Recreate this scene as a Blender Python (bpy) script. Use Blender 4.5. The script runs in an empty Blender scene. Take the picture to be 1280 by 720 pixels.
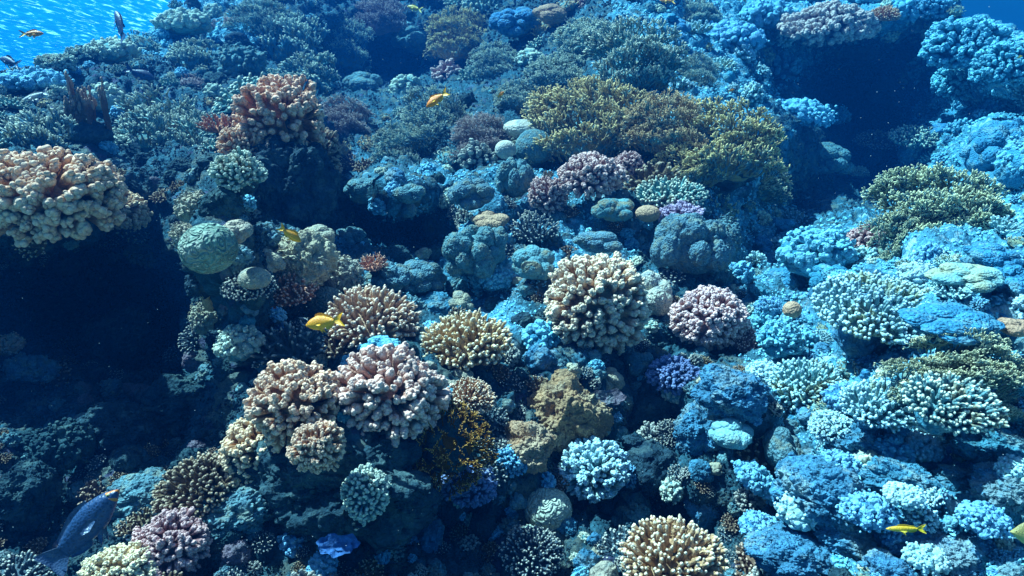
import bpy, math, random
import numpy as np
from mathutils import Vector, Matrix
from mathutils.bvhtree import BVHTree
from mathutils.geometry import tessellate_polygon

SC = bpy.context.scene
COL = SC.collection
# ------------------------------------------------------------------ camera
PITCH = math.radians(12.0)
HFOV = math.radians(75.0)
FPX = 640 / math.tan(HFOV / 2)
cam = bpy.data.cameras.new('camera')
cam.sensor_width = 36
cam.angle = HFOV
cam.clip_start = 0.02
cam.clip_end = 500
camo = bpy.data.objects.new('camera', cam)
camo.rotation_euler = (math.radians(90) - PITCH, 0, 0)
COL.objects.link(camo)
SC.camera = camo
FW = np.array([0, math.cos(PITCH), -math.sin(PITCH)])
UPV = np.array([0, math.sin(PITCH), math.cos(PITCH)])
RT = np.array([1.0, 0, 0])
# ------------------------------------------------------------------ sky and sun
SUN_DIR = Vector((-0.47, 0.15, 0.84)).normalized()      # towards the sun
SUN_EL = math.asin(SUN_DIR.z)
SUN_AZ = math.atan2(SUN_DIR.x, SUN_DIR.y)
world = bpy.data.worlds.new('World')
SC.world = world
world.use_nodes = True
wn = world.node_tree
sky = wn.nodes.new('ShaderNodeTexSky')
sky.sky_type = 'NISHITA'
sky.sun_disc = False
sky.sun_elevation = SUN_EL
sky.sun_rotation = SUN_AZ
wn.links.new(sky.outputs[0], wn.nodes['Background'].inputs[0])
wn.nodes['Background'].inputs[1].default_value = 0.06
sl = bpy.data.lights.new('sun', 'SUN')
sl.energy = 5.0
sl.angle = math.radians(0.6)
sl.color = (1.0, 0.97, 0.92)
so = bpy.data.objects.new('sun', sl)
so.rotation_euler = SUN_DIR.to_track_quat('Z', 'Y').to_euler()
COL.objects.link(so)
SC.view_settings.view_transform = 'Standard'
SC.view_settings.look = 'None'
SC.view_settings.exposure = 1.68
SC.view_settings.gamma = 1
SC.cycles.use_denoising = True
SC.cycles.max_bounces = 5
SC.cycles.diffuse_bounces = 1
SC.cycles.glossy_bounces = 2
SC.cycles.transmission_bounces = 3
SC.cycles.transparent_max_bounces = 6
SC.cycles.volume_bounces = 0
SC.cycles.sample_clamp_indirect = 4
HAZE_DENS = 0.095
HAZE_COL = (0.001, 0.040, 0.170)
HAZE_ABS = (0.0, 0.42, 0.66)

# ------------------------------------------------------------------ numeric noise
def _h(ix, iy, iz, s):
    n = (ix * 374761393 + iy * 668265263 + iz * 2147483647 + s * 974634777) & 0xFFFFFFFF
    n = ((n ^ (n >> 13)) * 1274126177) & 0xFFFFFFFF
    n = ((n ^ (n >> 16)) * 2246822519) & 0xFFFFFFFF
    return ((n ^ (n >> 15)) & 0xFFFFFF) / float(0xFFFFFF)
def vnoise(P, s=0):
    F = np.floor(P); I = F.astype(np.int64) + 5000; f = P - F
    f = f * f * f * (f * (f * 6 - 15) + 10)
    out = 0
    for dx in (0, 1):
        wx = f[:, 0] if dx else 1 - f[:, 0]
        for dy in (0, 1):
            wy = f[:, 1] if dy else 1 - f[:, 1]
            for dz in (0, 1):
                wz = f[:, 2] if dz else 1 - f[:, 2]
                out = out + wx * wy * wz * _h(I[:, 0] + dx, I[:, 1] + dy, I[:, 2] + dz, s)
    return out * 2 - 1
def fbm(P, o=4, s=0, g=0.5):
    a = 1.0; r = 0; t = 0
    for k in range(o):
        r = r + a * vnoise(P * (2.03 ** k) + k * 7.3, s + k); t += a; a *= g
    return r / t
def worley(P, s=0):
    """distance to the nearest and second nearest cell point, and the cell's random number"""
    F = np.floor(P); I = F.astype(np.int64) + 5000
    n = len(P); d1 = np.full(n, 9.0); d2 = np.full(n, 9.0); idv = np.zeros(n)
    for dx in (-1, 0, 1):
        for dy in (-1, 0, 1):
            for dz in (-1, 0, 1):
                a, b, c = I[:, 0] + dx, I[:, 1] + dy, I[:, 2] + dz
                qx = F[:, 0] + dx + _h(a, b, c, s) - P[:, 0]
                qy = F[:, 1] + dy + _h(a, b, c, s + 17) - P[:, 1]
                qz = F[:, 2] + dz + _h(a, b, c, s + 31) - P[:, 2]
                d = np.sqrt(qx * qx + qy * qy + qz * qz)
                m = d < d1
                d2 = np.where(m, d1, np.minimum(d2, d))
                idv = np.where(m, _h(a, b, c, s + 53), idv)
                d1 = np.where(m, d, d1)
    return d1, d2, idv
def bumps(P, s=0):
    d1, _, _ = worley(P, s)
    return np.sqrt(np.clip(1 - (d1 / 0.85) ** 2, 0, 1))

# ------------------------------------------------------------------ mesh builder
def _icosa():
    t = (1 + 5 ** .5) / 2
    v = [(-1, t, 0), (1, t, 0), (-1, -t, 0), (1, -t, 0), (0, -1, t), (0, 1, t), (0, -1, -t), (0, 1, -t), (t, 0, -1), (t, 0, 1), (-t, 0, -1), (-t, 0, 1)]
    f = [(0, 11, 5), (0, 5, 1), (0, 1, 7), (0, 7, 10), (0, 10, 11), (1, 5, 9), (5, 11, 4), (11, 10, 2), (10, 7, 6), (7, 1, 8),
         (3, 9, 4), (3, 4, 2), (3, 2, 6), (3, 6, 8), (3, 8, 9), (4, 9, 5), (2, 4, 11), (6, 2, 10), (8, 6, 7), (9, 8, 1)]
    v = np.array(v, float); v /= np.linalg.norm(v, axis=1)[:, None]
    return v, np.array(f)
ICO = [_icosa()]
def ico(k):
    while len(ICO) <= k:
        v, f = ICO[-1]
        e = np.concatenate([f[:, [0, 1]], f[:, [1, 2]], f[:, [2, 0]]]); e.sort(axis=1)
        u, inv = np.unique(e, axis=0, return_inverse=True); inv = inv.reshape(-1)
        m = v[u].mean(axis=1); m /= np.linalg.norm(m, axis=1)[:, None]
        n = len(f); a, b, c = inv[:n] + len(v), inv[n:2 * n] + len(v), inv[2 * n:] + len(v)
        nf = np.concatenate([np.stack([f[:, 0], a, c], 1), np.stack([f[:, 1], b, a], 1), np.stack([f[:, 2], c, b], 1), np.stack([a, b, c], 1)])
        ICO.append((np.concatenate([v, m]), nf))
    return ICO[k]
class MB:
    def __init__(self):
        self.V = []; self.Q = []; self.T = []; self.tip = []; self.n = 0; self.QM = []; self.TM = []
    def add(self, v, f, tip=None, mat=0):
        v = np.asarray(v, float).reshape(-1, 3); f = np.asarray(f, int)
        self.V.append(v)
        self.tip.append(np.zeros(len(v)) if tip is None else np.broadcast_to(np.asarray(tip, float).reshape(-1), (len(v),)))
        (self.Q if f.shape[1] == 4 else self.T).append(f + self.n)
        (self.QM if f.shape[1] == 4 else self.TM).append(np.full(len(f), mat))
        self.n += len(v)
    def addm(self, v, fs, tip=None, mat=0):
        """the same vertices with several face arrays"""
        n0 = self.n
        self.add(v, fs[0], tip, mat)
        for f in fs[1:]:
            f = np.asarray(f, int)
            (self.Q if f.shape[1] == 4 else self.T).append(f + n0)
            (self.QM if f.shape[1] == 4 else self.TM).append(np.full(len(f), mat))
    def mesh(self, name, mats, smooth=True, shift=(0, 0, 0)):
        V = np.concatenate(self.V) + np.array(shift)
        Q = np.concatenate(self.Q) if self.Q else np.zeros((0, 4), int)
        T = np.concatenate(self.T) if self.T else np.zeros((0, 3), int)
        me = bpy.data.meshes.new(name)
        me.vertices.add(len(V)); me.vertices.foreach_set('co', V.astype(np.float32).ravel())
        nl = Q.size + T.size
        me.loops.add(nl)
        me.loops.foreach_set('vertex_index', np.concatenate([Q.ravel(), T.ravel()]).astype(np.int32))
        nf = len(Q) + len(T)
        me.polygons.add(nf)
        st = np.concatenate([np.arange(len(Q)) * 4, Q.size + np.arange(len(T)) * 3]).astype(np.int32)
        me.polygons.foreach_set('loop_start', st)
        me.polygons.foreach_set('use_smooth', np.full(nf, smooth))
        me.update(calc_edges=True)
        mi = np.concatenate([np.concatenate(self.QM) if self.QM else np.zeros(0), np.concatenate(self.TM) if self.TM else np.zeros(0)]).astype(np.int32)
        for m in (mats if isinstance(mats, (list, tuple)) else [mats]): me.materials.append(m)
        if mi.max() > 0: me.polygons.foreach_set('material_index', mi)
        a = me.attributes.new('tip', 'FLOAT', 'POINT')
        a.data.foreach_set('value', np.concatenate(self.tip).astype(np.float32))
        me.validate()
        return me
    def build(self, name, mats, parent=None, smooth=True, shift=(0, 0, 0)):
        o = bpy.data.objects.new(name, self.mesh(name, mats, smooth, shift))
        COL.objects.link(o)
        if parent: o.parent = parent
        return o
    def tubes(self, P, R, k=6, tip=None, flat=None, mat=0, axis=None):
        """P (m,n,3) centre lines, R (m,n) radii; the two end rings are closed by a point"""
        P = np.asarray(P, float); R = np.asarray(R, float); m, n = P.shape[:2]
        D = np.gradient(P, axis=1); D /= np.linalg.norm(D, axis=2)[:, :, None] + 1e-9
        ref = np.array([0.31, 0.9, 0.27]) if axis is None else axis
        ref = np.broadcast_to(ref, (m, 3))[:, None, :]
        A = np.cross(D, ref); A /= np.linalg.norm(A, axis=2)[:, :, None] + 1e-9
        B = np.cross(D, A)
        th = np.arange(k) / k * 2 * np.pi
        c, s = np.cos(th), np.sin(th)
        fl = 1.0 if flat is None else np.asarray(flat).reshape(-1, 1, 1, 1)
        ring = P[:, :, None, :] + R[:, :, None, None] * (c[None, None, :, None] * A[:, :, None, :] * fl + s[None, None, :, None] * B[:, :, None, :])
        end = P[:, -1] + D[:, -1] * R[:, -1:] * 0.6
        V = np.concatenate([ring.reshape(m, n * k, 3), end[:, None, :]], axis=1)
        w = n * k + 1
        i = np.arange(n - 1)[:, None] * k; j = np.arange(k)[None, :]; j2 = (j + 1) % k
        q = np.stack([i + j, i + j2, i + k + j2, i + k + j], -1).reshape(-1, 4)
        t = np.stack([(n - 1) * k + np.arange(k), (n - 1) * k + (np.arange(k) + 1) % k, np.full(k, n * k)], -1)
        off = (np.arange(m) * w)[:, None, None]
        if tip is None: tp = np.zeros((m, w))
        else:
            tp = np.broadcast_to(np.asarray(tip, float), (m, n)); tp = np.concatenate([np.repeat(tp, k, axis=1), tp[:, -1:]], axis=1)
        self.addm(V.reshape(-1, 3), [(q[None] + off).reshape(-1, 4), (t[None] + off).reshape(-1, 3)], tp.reshape(-1), mat)
        return V.reshape(-1, 3)
    def blobs(self, C, S, k=1, tip=None, mat=0, rough=0.0, seed=0, stretch=None):
        """spheres at C with radii S"""
        v, f = ico(k); C = np.asarray(C, float); S = np.asarray(S, float).reshape(-1); m = len(C)
        V = np.broadcast_to(v[None], (m, len(v), 3)) * S[:, None, None]
        if stretch is not None: V = V * np.asarray(stretch)[:, None, :]
        if rough:
            q = (V + C[:, None, :]).reshape(-1, 3) / S.mean()
            V = V * (1 + rough * vnoise(q * 1.7, seed)).reshape(m, -1, 1)
        V = V + C[:, None, :]
        F = f[None] + (np.arange(m) * len(v))[:, None, None]
        tp = None if tip is None else np.repeat(np.broadcast_to(np.asarray(tip, float), (m,)), len(v))
        self.add(V.reshape(-1, 3), F.reshape(-1, 3), tp, mat)

# ------------------------------------------------------------------ materials
def srgb(r, g, b):
    return tuple(((c / 255) / 12.92 if c / 255 <= .04045 else ((c / 255 + .055) / 1.055) ** 2.4) for c in (r, g, b)) + (1,)
def coral_mat(name, c1, c2, ctip=None, bscale=90, bstr=0.5, bkind='polyp', nscale=14, rough=0.75, c3=None, bdist=0.006, patch=6, tip_lo=0.55):
    m = bpy.data.materials.new(name); m.use_nodes = True; nt = m.node_tree; N = nt.nodes; L = nt.links
    b = N['Principled BSDF']; b.inputs['Roughness'].default_value = rough; b.inputs['Specular IOR Level'].default_value = 0.08
    geo = N.new('ShaderNodeNewGeometry'); oi = N.new('ShaderNodeObjectInfo')
    def noise(sc, det=4, r=0.6, off=0):
        n = N.new('ShaderNodeTexNoise'); n.inputs['Scale'].default_value = sc; n.inputs['Detail'].default_value = det; n.inputs['Roughness'].default_value = r
        L.new(geo.outputs['Position'], n.inputs['Vector']); return n
    def ramp(src, p0, p1):
        r = N.new('ShaderNodeMapRange'); r.inputs[1].default_value = p0; r.inputs[2].default_value = p1; r.clamp = True; L.new(src, r.inputs[0]); return r.outputs[0]
    def mix(fac, a, c, f=None):
        x = N.new('ShaderNodeMix'); x.data_type = 'RGBA'
        if f is None: L.new(fac, x.inputs[0])
        else: x.inputs[0].default_value = f
        for s, q in ((6, a), (7, c)):
            if hasattr(q, 'links'): L.new(q, x.inputs[s])
            else: x.inputs[s].default_value = q if len(q) == 4 else tuple(q) + (1,)
        return x.outputs[2]
    n1 = noise(nscale)
    col = mix(ramp(n1.outputs[0], .38, .64), c1, c2)
    if c3 is not None:
        n2 = noise(patch, 5, .65)
        col = mix(ramp(n2.outputs[0], .50, .60), col, c3)
    n3 = noise(bscale * 1.3, 3, .7)
    if ctip is not None:
        at = N.new('ShaderNodeAttribute'); at.attribute_name = 'tip'
        col = mix(ramp(at.outputs['Fac'], tip_lo, 1.0), col, ctip)
    hsv = N.new('ShaderNodeHueSaturation'); L.new(col, hsv.inputs['Color'])
    mr = N.new('ShaderNodeMapRange'); L.new(n3.outputs[0], mr.inputs[0]); mr.inputs[1].default_value = .3; mr.inputs[2].default_value = .7; mr.inputs[3].default_value = .72; mr.inputs[4].default_value = 1.2
    L.new(mr.outputs[0], hsv.inputs['Value'])
    mh = N.new('ShaderNodeMapRange'); L.new(oi.outputs['Random'], mh.inputs[0]); mh.inputs[3].default_value = .485; mh.inputs[4].default_value = .515
    L.new(mh.outputs[0], hsv.inputs['Hue'])
    L.new(hsv.outputs[0], b.inputs['Base Color'])
    vor = N.new('ShaderNodeTexVoronoi'); vor.inputs['Scale'].default_value = bscale; L.new(geo.outputs['Position'], vor.inputs['Vector'])
    if bkind == 'brain':
        w = N.new('ShaderNodeTexNoise'); w.inputs['Scale'].default_value = bscale * .55; w.inputs['Detail'].default_value = 0.5; w.inputs['Distortion'].default_value = 0.4
        L.new(geo.outputs['Position'], w.inputs['Vector'])
        a = N.new('ShaderNodeMath'); a.operation = 'MULTIPLY'; a.inputs[1].default_value = 34; L.new(w.outputs[0], a.inputs[0])
        sn = N.new('ShaderNodeMath'); sn.operation = 'SINE'; L.new(a.outputs[0], sn.inputs[0]); h = sn.outputs[0]
    else:
        a = N.new('ShaderNodeMath'); a.operation = 'MULTIPLY_ADD'; L.new(vor.outputs['Distance'], a.inputs[0]); a.inputs[1].default_value = -1.0 if bkind == 'polyp' else 0.5
        L.new(n3.outputs[0], a.inputs[2]); h = a.outputs[0]
    bp = N.new('ShaderNodeBump'); bp.inputs['Strength'].default_value = bstr; bp.inputs['Distance'].default_value = bdist
    L.new(h, bp.inputs['Height']); L.new(bp.outputs[0], b.inputs['Normal'])
    return m
M = {}
def cm(key, *a, **k): M[key] = coral_mat('coral_' + key, *a, **k)
cm('cream', (.78, .48, .27), (.60, .34, .18), (1.0, .80, .58), bscale=120, c3=(.50, .28, .14))
cm('pink', (.68, .36, .26), (.50, .26, .18), (.98, .68, .55), bscale=130)
cm('tan', (.62, .29, .17), (.46, .21, .11), (.98, .64, .46), bscale=110)
cm('orange', (.62, .27, .14), (.46, .19, .09), (.98, .60, .42), bscale=100)
cm('lavender', (.68, .36, .32), (.50, .26, .24), (1.0, .68, .64), bscale=120, c3=(.55, .26, .15))
cm('violet', (.40, .26, .40), (.28, .18, .30), (.72, .56, .74), bscale=120)
cm('bluepurple', (.10, .14, .32), (.06, .09, .2), (.26, .34, .60), bscale=120)
cm('rose', (.42, .22, .20), (.30, .15, .15), (.86, .56, .50), bscale=120)
cm('paleaqua', (.28, .54, .60), (.20, .40, .44), (.56, .80, .88), bscale=110, c3=(.36, .42, .30))  # this and aqua hold the cyan cast of the eastern light in their colour
cm('aqua', (.07, .32, .54), (.04, .21, .36), (.30, .70, .92), bscale=90, c3=(.15, .34, .44), nscale=24, bstr=.9, bdist=.008, patch=14)
cm('aquatan', (.14, .34, .38), (.12, .24, .24), (.74, .76, .60), bscale=110, c3=(.26, .25, .18), patch=14)
cm('gold', (.42, .28, .14), (.20, .25, .22), (1.0, .72, .36), bscale=120, c3=(.12, .28, .32), tip_lo=.5, patch=14)
cm('fireaqua', (.10, .30, .38), (.09, .21, .25), (.80, .80, .62), bscale=120, c3=(.24, .24, .16), tip_lo=.5, patch=14)
cm('firepink', (.30, .20, .20), (.22, .18, .20), (.74, .56, .52), bscale=120, tip_lo=.4)
cm('olive', (.24, .27, .17), (.09, .24, .26), (.85, .78, .50), bscale=120, c3=(.06, .26, .34), tip_lo=.5, patch=14)
cm('brownlace', (.20, .075, .006), (.12, .045, .005), (.85, .42, .12), bscale=120, tip_lo=.75)
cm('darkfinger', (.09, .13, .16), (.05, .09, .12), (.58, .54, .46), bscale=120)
cm('brown', (.20, .13, .08), (.13, .09, .06), (.58, .42, .30), bscale=120)
cm('porites', (.16, .32, .37), (.09, .20, .26), None, bscale=110, c3=(.22, .28, .25), bstr=.9, nscale=30, bdist=.009, patch=20)
cm('poritespale', (.54, .46, .33), (.40, .36, .28), None, bscale=110, c3=(.32, .34, .30), bstr=.8, nscale=26, bdist=.008, patch=20)
cm('poriteswhite', (.70, .62, .50), (.54, .50, .44), None, bscale=110, c3=(.40, .44, .42), bstr=.8, nscale=26, patch=20)
cm('peach', (.60, .38, .24), (.48, .30, .19), None, bscale=110, bstr=.8, nscale=40)
cm('brainpale', (.58, .62, .50), (.50, .54, .44), None, bscale=75, bkind='brain', bstr=.7, bdist=.006)
cm('brainaqua', (.24, .36, .30), (.16, .26, .22), None, bscale=60, bkind='brain', bstr=.8, bdist=.006, c3=(.40, .42, .34))
cm('rocktan', (.56, .32, .18), (.36, .22, .13), None, bscale=90, bkind='rock', bstr=1.0, bdist=.012, c3=(.54, .38, .25), nscale=26)
cm('rockslab', (.60, .48, .34), (.46, .38, .28), None, bscale=80, bkind='rock', bstr=.9, bdist=.008, c3=(.34, .34, .30), nscale=22)
cm('rock', (.03, .08, .105), (.015, .045, .065), None, bscale=80, bkind='rock', bstr=1.0, bdist=.012, c3=(.07, .13, .14), nscale=20, patch=12)  # dark tone also carries painted shade for the pillar and western hollows
cm('rockaqua', (.09, .33, .50), (.05, .18, .27), None, bscale=75, bkind='rock', bstr=1.0, bdist=.014, c3=(.24, .38, .42), nscale=24, patch=9)  # cyan cast of the eastern light put into the rock colour
cm('rockmauve', (.22, .17, .22), (.14, .14, .17), None, bscale=80, bkind='rock', bstr=1.0, bdist=.010, c3=(.16, .24, .24), nscale=20)
cm('spongeblue', (.05, .15, .40), (.03, .09, .26), None, bscale=50, bkind='rock', bstr=.9, nscale=50)
# the reef's own skin: algae turf, coralline crust and bare limestone in patches; eastern slope painted paler and bluer to carry its sunlit cyan
def reef_material():
    m = bpy.data.materials.new('reef_rock'); m.use_nodes = True; nt = m.node_tree; N = nt.nodes; L = nt.links
    b = N['Principled BSDF']; b.inputs['Roughness'].default_value = .85; b.inputs['Specular IOR Level'].default_value = .08
    geo = N.new('ShaderNodeNewGeometry')
    def noise(sc, det=5, r=.62):
        n = N.new('ShaderNodeTexNoise'); n.inputs['Scale'].default_value = sc; n.inputs['Detail'].default_value = det; n.inputs['Roughness'].default_value = r
        L.new(geo.outputs['Position'], n.inputs['Vector']); return n.outputs[0]
    def rmp(src, a, c, lo=0, hi=1):
        r = N.new('ShaderNodeMapRange'); r.inputs[1].default_value = a; r.inputs[2].default_value = c; r.inputs[3].default_value = lo; r.inputs[4].default_value = hi; L.new(src, r.inputs[0]); return r.outputs[0]
    def mix(f, a, c):
        x = N.new('ShaderNodeMix'); x.data_type = 'RGBA'; L.new(f, x.inputs[0])
        for s, q in ((6, a), (7, c)):
            if hasattr(q, 'links'): L.new(q, x.inputs[s])
            else: x.inputs[s].default_value = tuple(q) + (1,)
        return x.outputs[2]
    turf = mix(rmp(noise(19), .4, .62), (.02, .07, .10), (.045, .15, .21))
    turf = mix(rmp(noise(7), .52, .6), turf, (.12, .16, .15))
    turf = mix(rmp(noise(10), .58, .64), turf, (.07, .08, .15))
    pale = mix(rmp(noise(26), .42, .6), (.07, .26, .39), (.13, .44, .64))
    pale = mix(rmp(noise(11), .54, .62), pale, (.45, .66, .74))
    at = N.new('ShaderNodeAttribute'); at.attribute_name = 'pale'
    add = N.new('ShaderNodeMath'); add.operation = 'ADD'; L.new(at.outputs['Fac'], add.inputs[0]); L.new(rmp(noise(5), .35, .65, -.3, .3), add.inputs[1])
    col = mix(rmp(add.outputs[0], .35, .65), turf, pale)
    n3 = noise(120, 3, .7)
    v = N.new('ShaderNodeHueSaturation'); L.new(col, v.inputs['Color']); L.new(rmp(n3, .3, .7, .65, 1.3), v.inputs['Value'])
    L.new(v.outputs[0], b.inputs['Base Color'])
    vo = N.new('ShaderNodeTexVoronoi'); vo.inputs['Scale'].default_value = 55; L.new(geo.outputs['Position'], vo.inputs['Vector'])
    ma = N.new('ShaderNodeMath'); ma.operation = 'MULTIPLY_ADD'; L.new(vo.outputs['Distance'], ma.inputs[0]); ma.inputs[1].default_value = -.9; L.new(noise(70, 6, .75), ma.inputs[2])
    bp = N.new('ShaderNodeBump'); bp.inputs['Strength'].default_value = 1; bp.inputs['Distance'].default_value = .016
    L.new(ma.outputs[0], bp.inputs['Height']); L.new(bp.outputs[0], b.inputs['Normal'])
    return m
M['reef'] = reef_material()

# ------------------------------------------------------------------ the reef wall: a surface of real depth
GX = [-700, -160, 0, 160, 320, 480, 640, 800, 960, 1120, 1280, 1440, 2000]
GY = [-80, 0, 80, 160, 240, 320, 400, 480, 560, 640, 720, 800, 1000]
GD = [
 [2.8, 3.5, 4.6, 5.6, 5.8, 6.2, 5.8, 5.5, 6.3, 5.8, 5.3, 4.6, 3.6],
 [2.6, 3.5, 4.5, 5.2, 5.4, 6.0, 5.5, 5.1, 6.0, 5.6, 5.0, 4.5, 3.4],
 [2.5, 3.2, 3.9, 4.4, 4.9, 5.6, 5.0, 4.5, 5.2, 5.6, 4.6, 4.0, 3.1],
 [2.3, 2.8, 3.2, 3.6, 3.9, 4.4, 4.1, 3.9, 4.2, 5.3, 4.4, 3.6, 2.9],
 [2.1, 2.4, 2.6, 3.1, 3.1, 3.5, 3.5, 3.4, 3.8, 4.6, 3.4, 2.9, 2.4],
 [2.1, 2.4, 2.7, 3.1, 2.7, 3.2, 3.1, 3.1, 3.4, 3.1, 2.7, 2.5, 2.1],
 [2.1, 2.4, 2.8, 3.1, 2.5, 2.7, 2.7, 2.8, 2.9, 2.5, 2.3, 2.2, 1.9],
 [2.0, 2.3, 2.6, 2.7, 2.3, 2.2, 2.4, 2.6, 2.5, 2.2, 2.0, 1.9, 1.7],
 [1.9, 2.1, 2.3, 2.4, 2.1, 2.05, 2.2, 2.4, 2.2, 1.95, 1.85, 1.7, 1.5],
 [1.7, 1.9, 2.0, 2.05, 1.9, 1.95, 2.1, 2.2, 2.0, 1.75, 1.65, 1.5, 1.3],
 [1.6, 1.7, 1.8, 1.8, 1.7, 1.85, 2.0, 1.9, 1.8, 1.6, 1.5, 1.35, 1.2],
 [1.4, 1.5, 1.6, 1.6, 1.55, 1.65, 1.75, 1.7, 1.6, 1.45, 1.35, 1.25, 1.1],
 [1.1, 1.2, 1.25, 1.25, 1.2, 1.25, 1.3, 1.25, 1.2, 1.1, 1.05, 1.0, .9]]
GD = np.array(GD)
FEAT = [  # px, py, sx, sy, metres (plus is a hollow)
 (348, 150, 46, 32, -.95), (280, 250, 26, 50, -.60), (265, 320, 30, 40, -.55), (430, 240, 30, 40, .8), (300, 380, 28, 60, -.35),
 (55, 265, 90, 38, -.45), (90, 380, 115, 62, 1.2), (215, 400, 35, 80, .5), (200, 480, 60, 40, .2),
 (500, 292, 60, 28, 1.6), (490, 243, 70, 13, -.45), (350, 330, 60, 25, -.15), (470, 345, 80, 18, -.25), (600, 290, 40, 45, -.25), (600, 375, 30, 22, .2),
 (500, 85, 85, 32, .9), (400, 30, 70, 30, -.3), (760, 130, 100, 45, -.35), (790, 60, 70, 40, -.3), (580, 160, 70, 40, -.3), (720, 190, 60, 14, .45),
 (1060, 120, 78, 62, 1.8), (1085, 228, 75, 52, 1.2), (985, 270, 45, 60, 1.0), (1040, 28, 85, 16, -.7), (960, 90, 25, 40, .5), (1150, 60, 30, 30, .6), (890, 180, 60, 40, -.3),
 (830, 540, 55, 26, .45), (760, 650, 70, 28, .4), (540, 665, 70, 30, .55), (860, 640, 50, 20, .2), (640, 470, 25, 25, .15),
 (420, 560, 70, 55, -.25), (360, 650, 60, 40, .1), (745, 420, 45, 40, .0), (890, 445, 60, 18, .3),
 (1110, 440, 50, 18, .55), (1200, 395, 80, 22, -.25), (1210, 560, 55, 25, .4), (1010, 320, 50, 35, -.3), (1240, 215, 50, 35, -.35),
 (1160, 300, 60, 40, -.3), (920, 520, 45, 30, -.25), (970, 600, 25, 40, .2), (1190, 640, 60, 18, -.1), (1090, 690, 50, 14, .25),
 (140, 600, 60, 30, -.1), (60, 640, 60, 50, .3), (1230, 130, 60, 20, .25), (560, 560, 55, 40, .1), (400, 405, 25, 14, .15)]
def cubic_interp(xs, ys, x):
    xs = np.array(xs, float); ys = np.array(ys, float)          # monotone-ish hermite along the last axis
    d = np.gradient(ys, xs, axis=-1)
    i = np.clip(np.searchsorted(xs, x) - 1, 0, len(xs) - 2)
    h = xs[i + 1] - xs[i]; t = np.clip((x - xs[i]) / h, 0, 1)
    return ((2 * t ** 3 - 3 * t ** 2 + 1) * ys[..., i] + (t ** 3 - 2 * t ** 2 + t) * h * d[..., i] + (-2 * t ** 3 + 3 * t ** 2) * ys[..., i + 1] + (t ** 3 - t ** 2) * h * d[..., i + 1])
CRX = [-700, -160, 0, 60, 130, 180, 230, 290, 400, 1000, 1150, 1195, 1240, 1290, 1440, 2000]
CRY = [200, 125, 104, 90, 70, 46, 18, -18, -48, -50, -30, 10, 42, 52, 74, 120]
us = np.concatenate([np.arange(-700, -64, 9), np.arange(-60, 1341, 2), np.arange(1348, 2000, 9)]).astype(float)
tt = np.concatenate([np.arange(0, 860, 2.0), np.arange(862, 1080, 8.0)]); tt /= tt[-1]
crest = np.interp(us, CRX, CRY) + 7 * np.sin(us / 23) + 5 * np.sin(us / 9.1 + 1)
rowsV = crest[None, :] + tt[:, None] * (1000 - crest[None, :])
UU = np.broadcast_to(us[None, :], rowsV.shape)
tmp = cubic_interp(GX, GD, us)                      # (GY, us)
DD = np.zeros_like(rowsV)
for j in range(len(us)):
    DD[:, j] = cubic_interp(GY, tmp[:, j], rowsV[:, j])
for (fx, fy, sx, sy, dz) in FEAT:
    DD += dz * np.exp(-((UU - fx) / sx) ** 2 - ((rowsV - fy) / sy) ** 2)
D0 = DD.copy()
DD = np.where(DD > 2.3, DD * (np.maximum(DD, 2.3) / 2.3) ** .62, DD)
def at(px, py, d):
    px = np.asarray(px, float); py = np.asarray(py, float); d = np.asarray(d, float)
    return d[..., None] * (FW + RT * ((px - 640) / FPX)[..., None] + UPV * ((360 - py) / FPX)[..., None])
P = at(UU, rowsV, DD)
STR = (DD / D0)
# the reef top runs back from its crest, a little lower; the foot runs down to the sand
back = []
for s in (14, 11, 8, 5.5, 3.5, 2.2, 1.3, .7, .35, .15):
    q = P[0].copy(); dirh = q * np.array([1, 1, 0]); dirh /= np.linalg.norm(dirh, axis=1)[:, None]
    q = q + dirh * s; q[:, 2] -= .05 * s + .1 * min(s, 1); back.append(q)
foot = []
for s in (.3, .8, 1.6, 2.6):
    q = P[-1].copy(); q[:, 2] -= s; q[:, 1] -= .15 * s; foot.append(q)
P = np.concatenate([np.array(back), P, np.array(foot)])
nb = len(back)
dU = np.gradient(P, axis=1); dV = np.gradient(P, axis=0)
NN = np.cross(dV, dU); NN /= np.linalg.norm(NN, axis=2)[:, :, None] + 1e-9
flip = np.sum(NN * P, axis=2) > 0
if flip.mean() > .5: NN = -NN
shape = P.shape[:2]
strf = np.concatenate([np.repeat(STR[:1], nb, 0), STR, np.repeat(STR[-1:], len(foot), 0)]).reshape(-1)
qf = P.reshape(-1, 3); pf = qf / strf[:, None]; nf = NN.reshape(-1, 3)
wp = pf + .06 * np.stack([fbm(pf * 4, 3, 1), fbm(pf * 4, 3, 2), fbm(pf * 4, 3, 3)], 1)
disp = .13 * (bumps(wp * 3.2, 5) - .6) + .075 * (bumps(wp * 7.5, 6) - .6) * (.6 + .6 * fbm(pf * 2.1, 2, 9)) + .045 * (bumps(wp * 17, 7) - .5) + .018 * bumps(wp * 38, 8) + .035 * fbm(pf * 9, 4, 11) + .016 * fbm(pf * 40, 3, 15)
smooth_mask = np.zeros(shape)                       # a few sandy ledges are calmer
Uall = np.concatenate([np.repeat(us[None], nb, 0), UU, np.repeat(us[None], len(foot), 0)])
Vall = np.concatenate([np.full((nb, len(us)), -200.), rowsV, np.full((len(foot), len(us)), 1100.)])
for (fx, fy, sx, sy) in ((610, 405, 50, 26), (1215, 615, 70, 26), (1100, 600, 70, 22), (1270, 690, 40, 30)):
    smooth_mask = np.maximum(smooth_mask, np.exp(-((Uall - fx) / sx) ** 2 - ((Vall - fy) / sy) ** 2))
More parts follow.
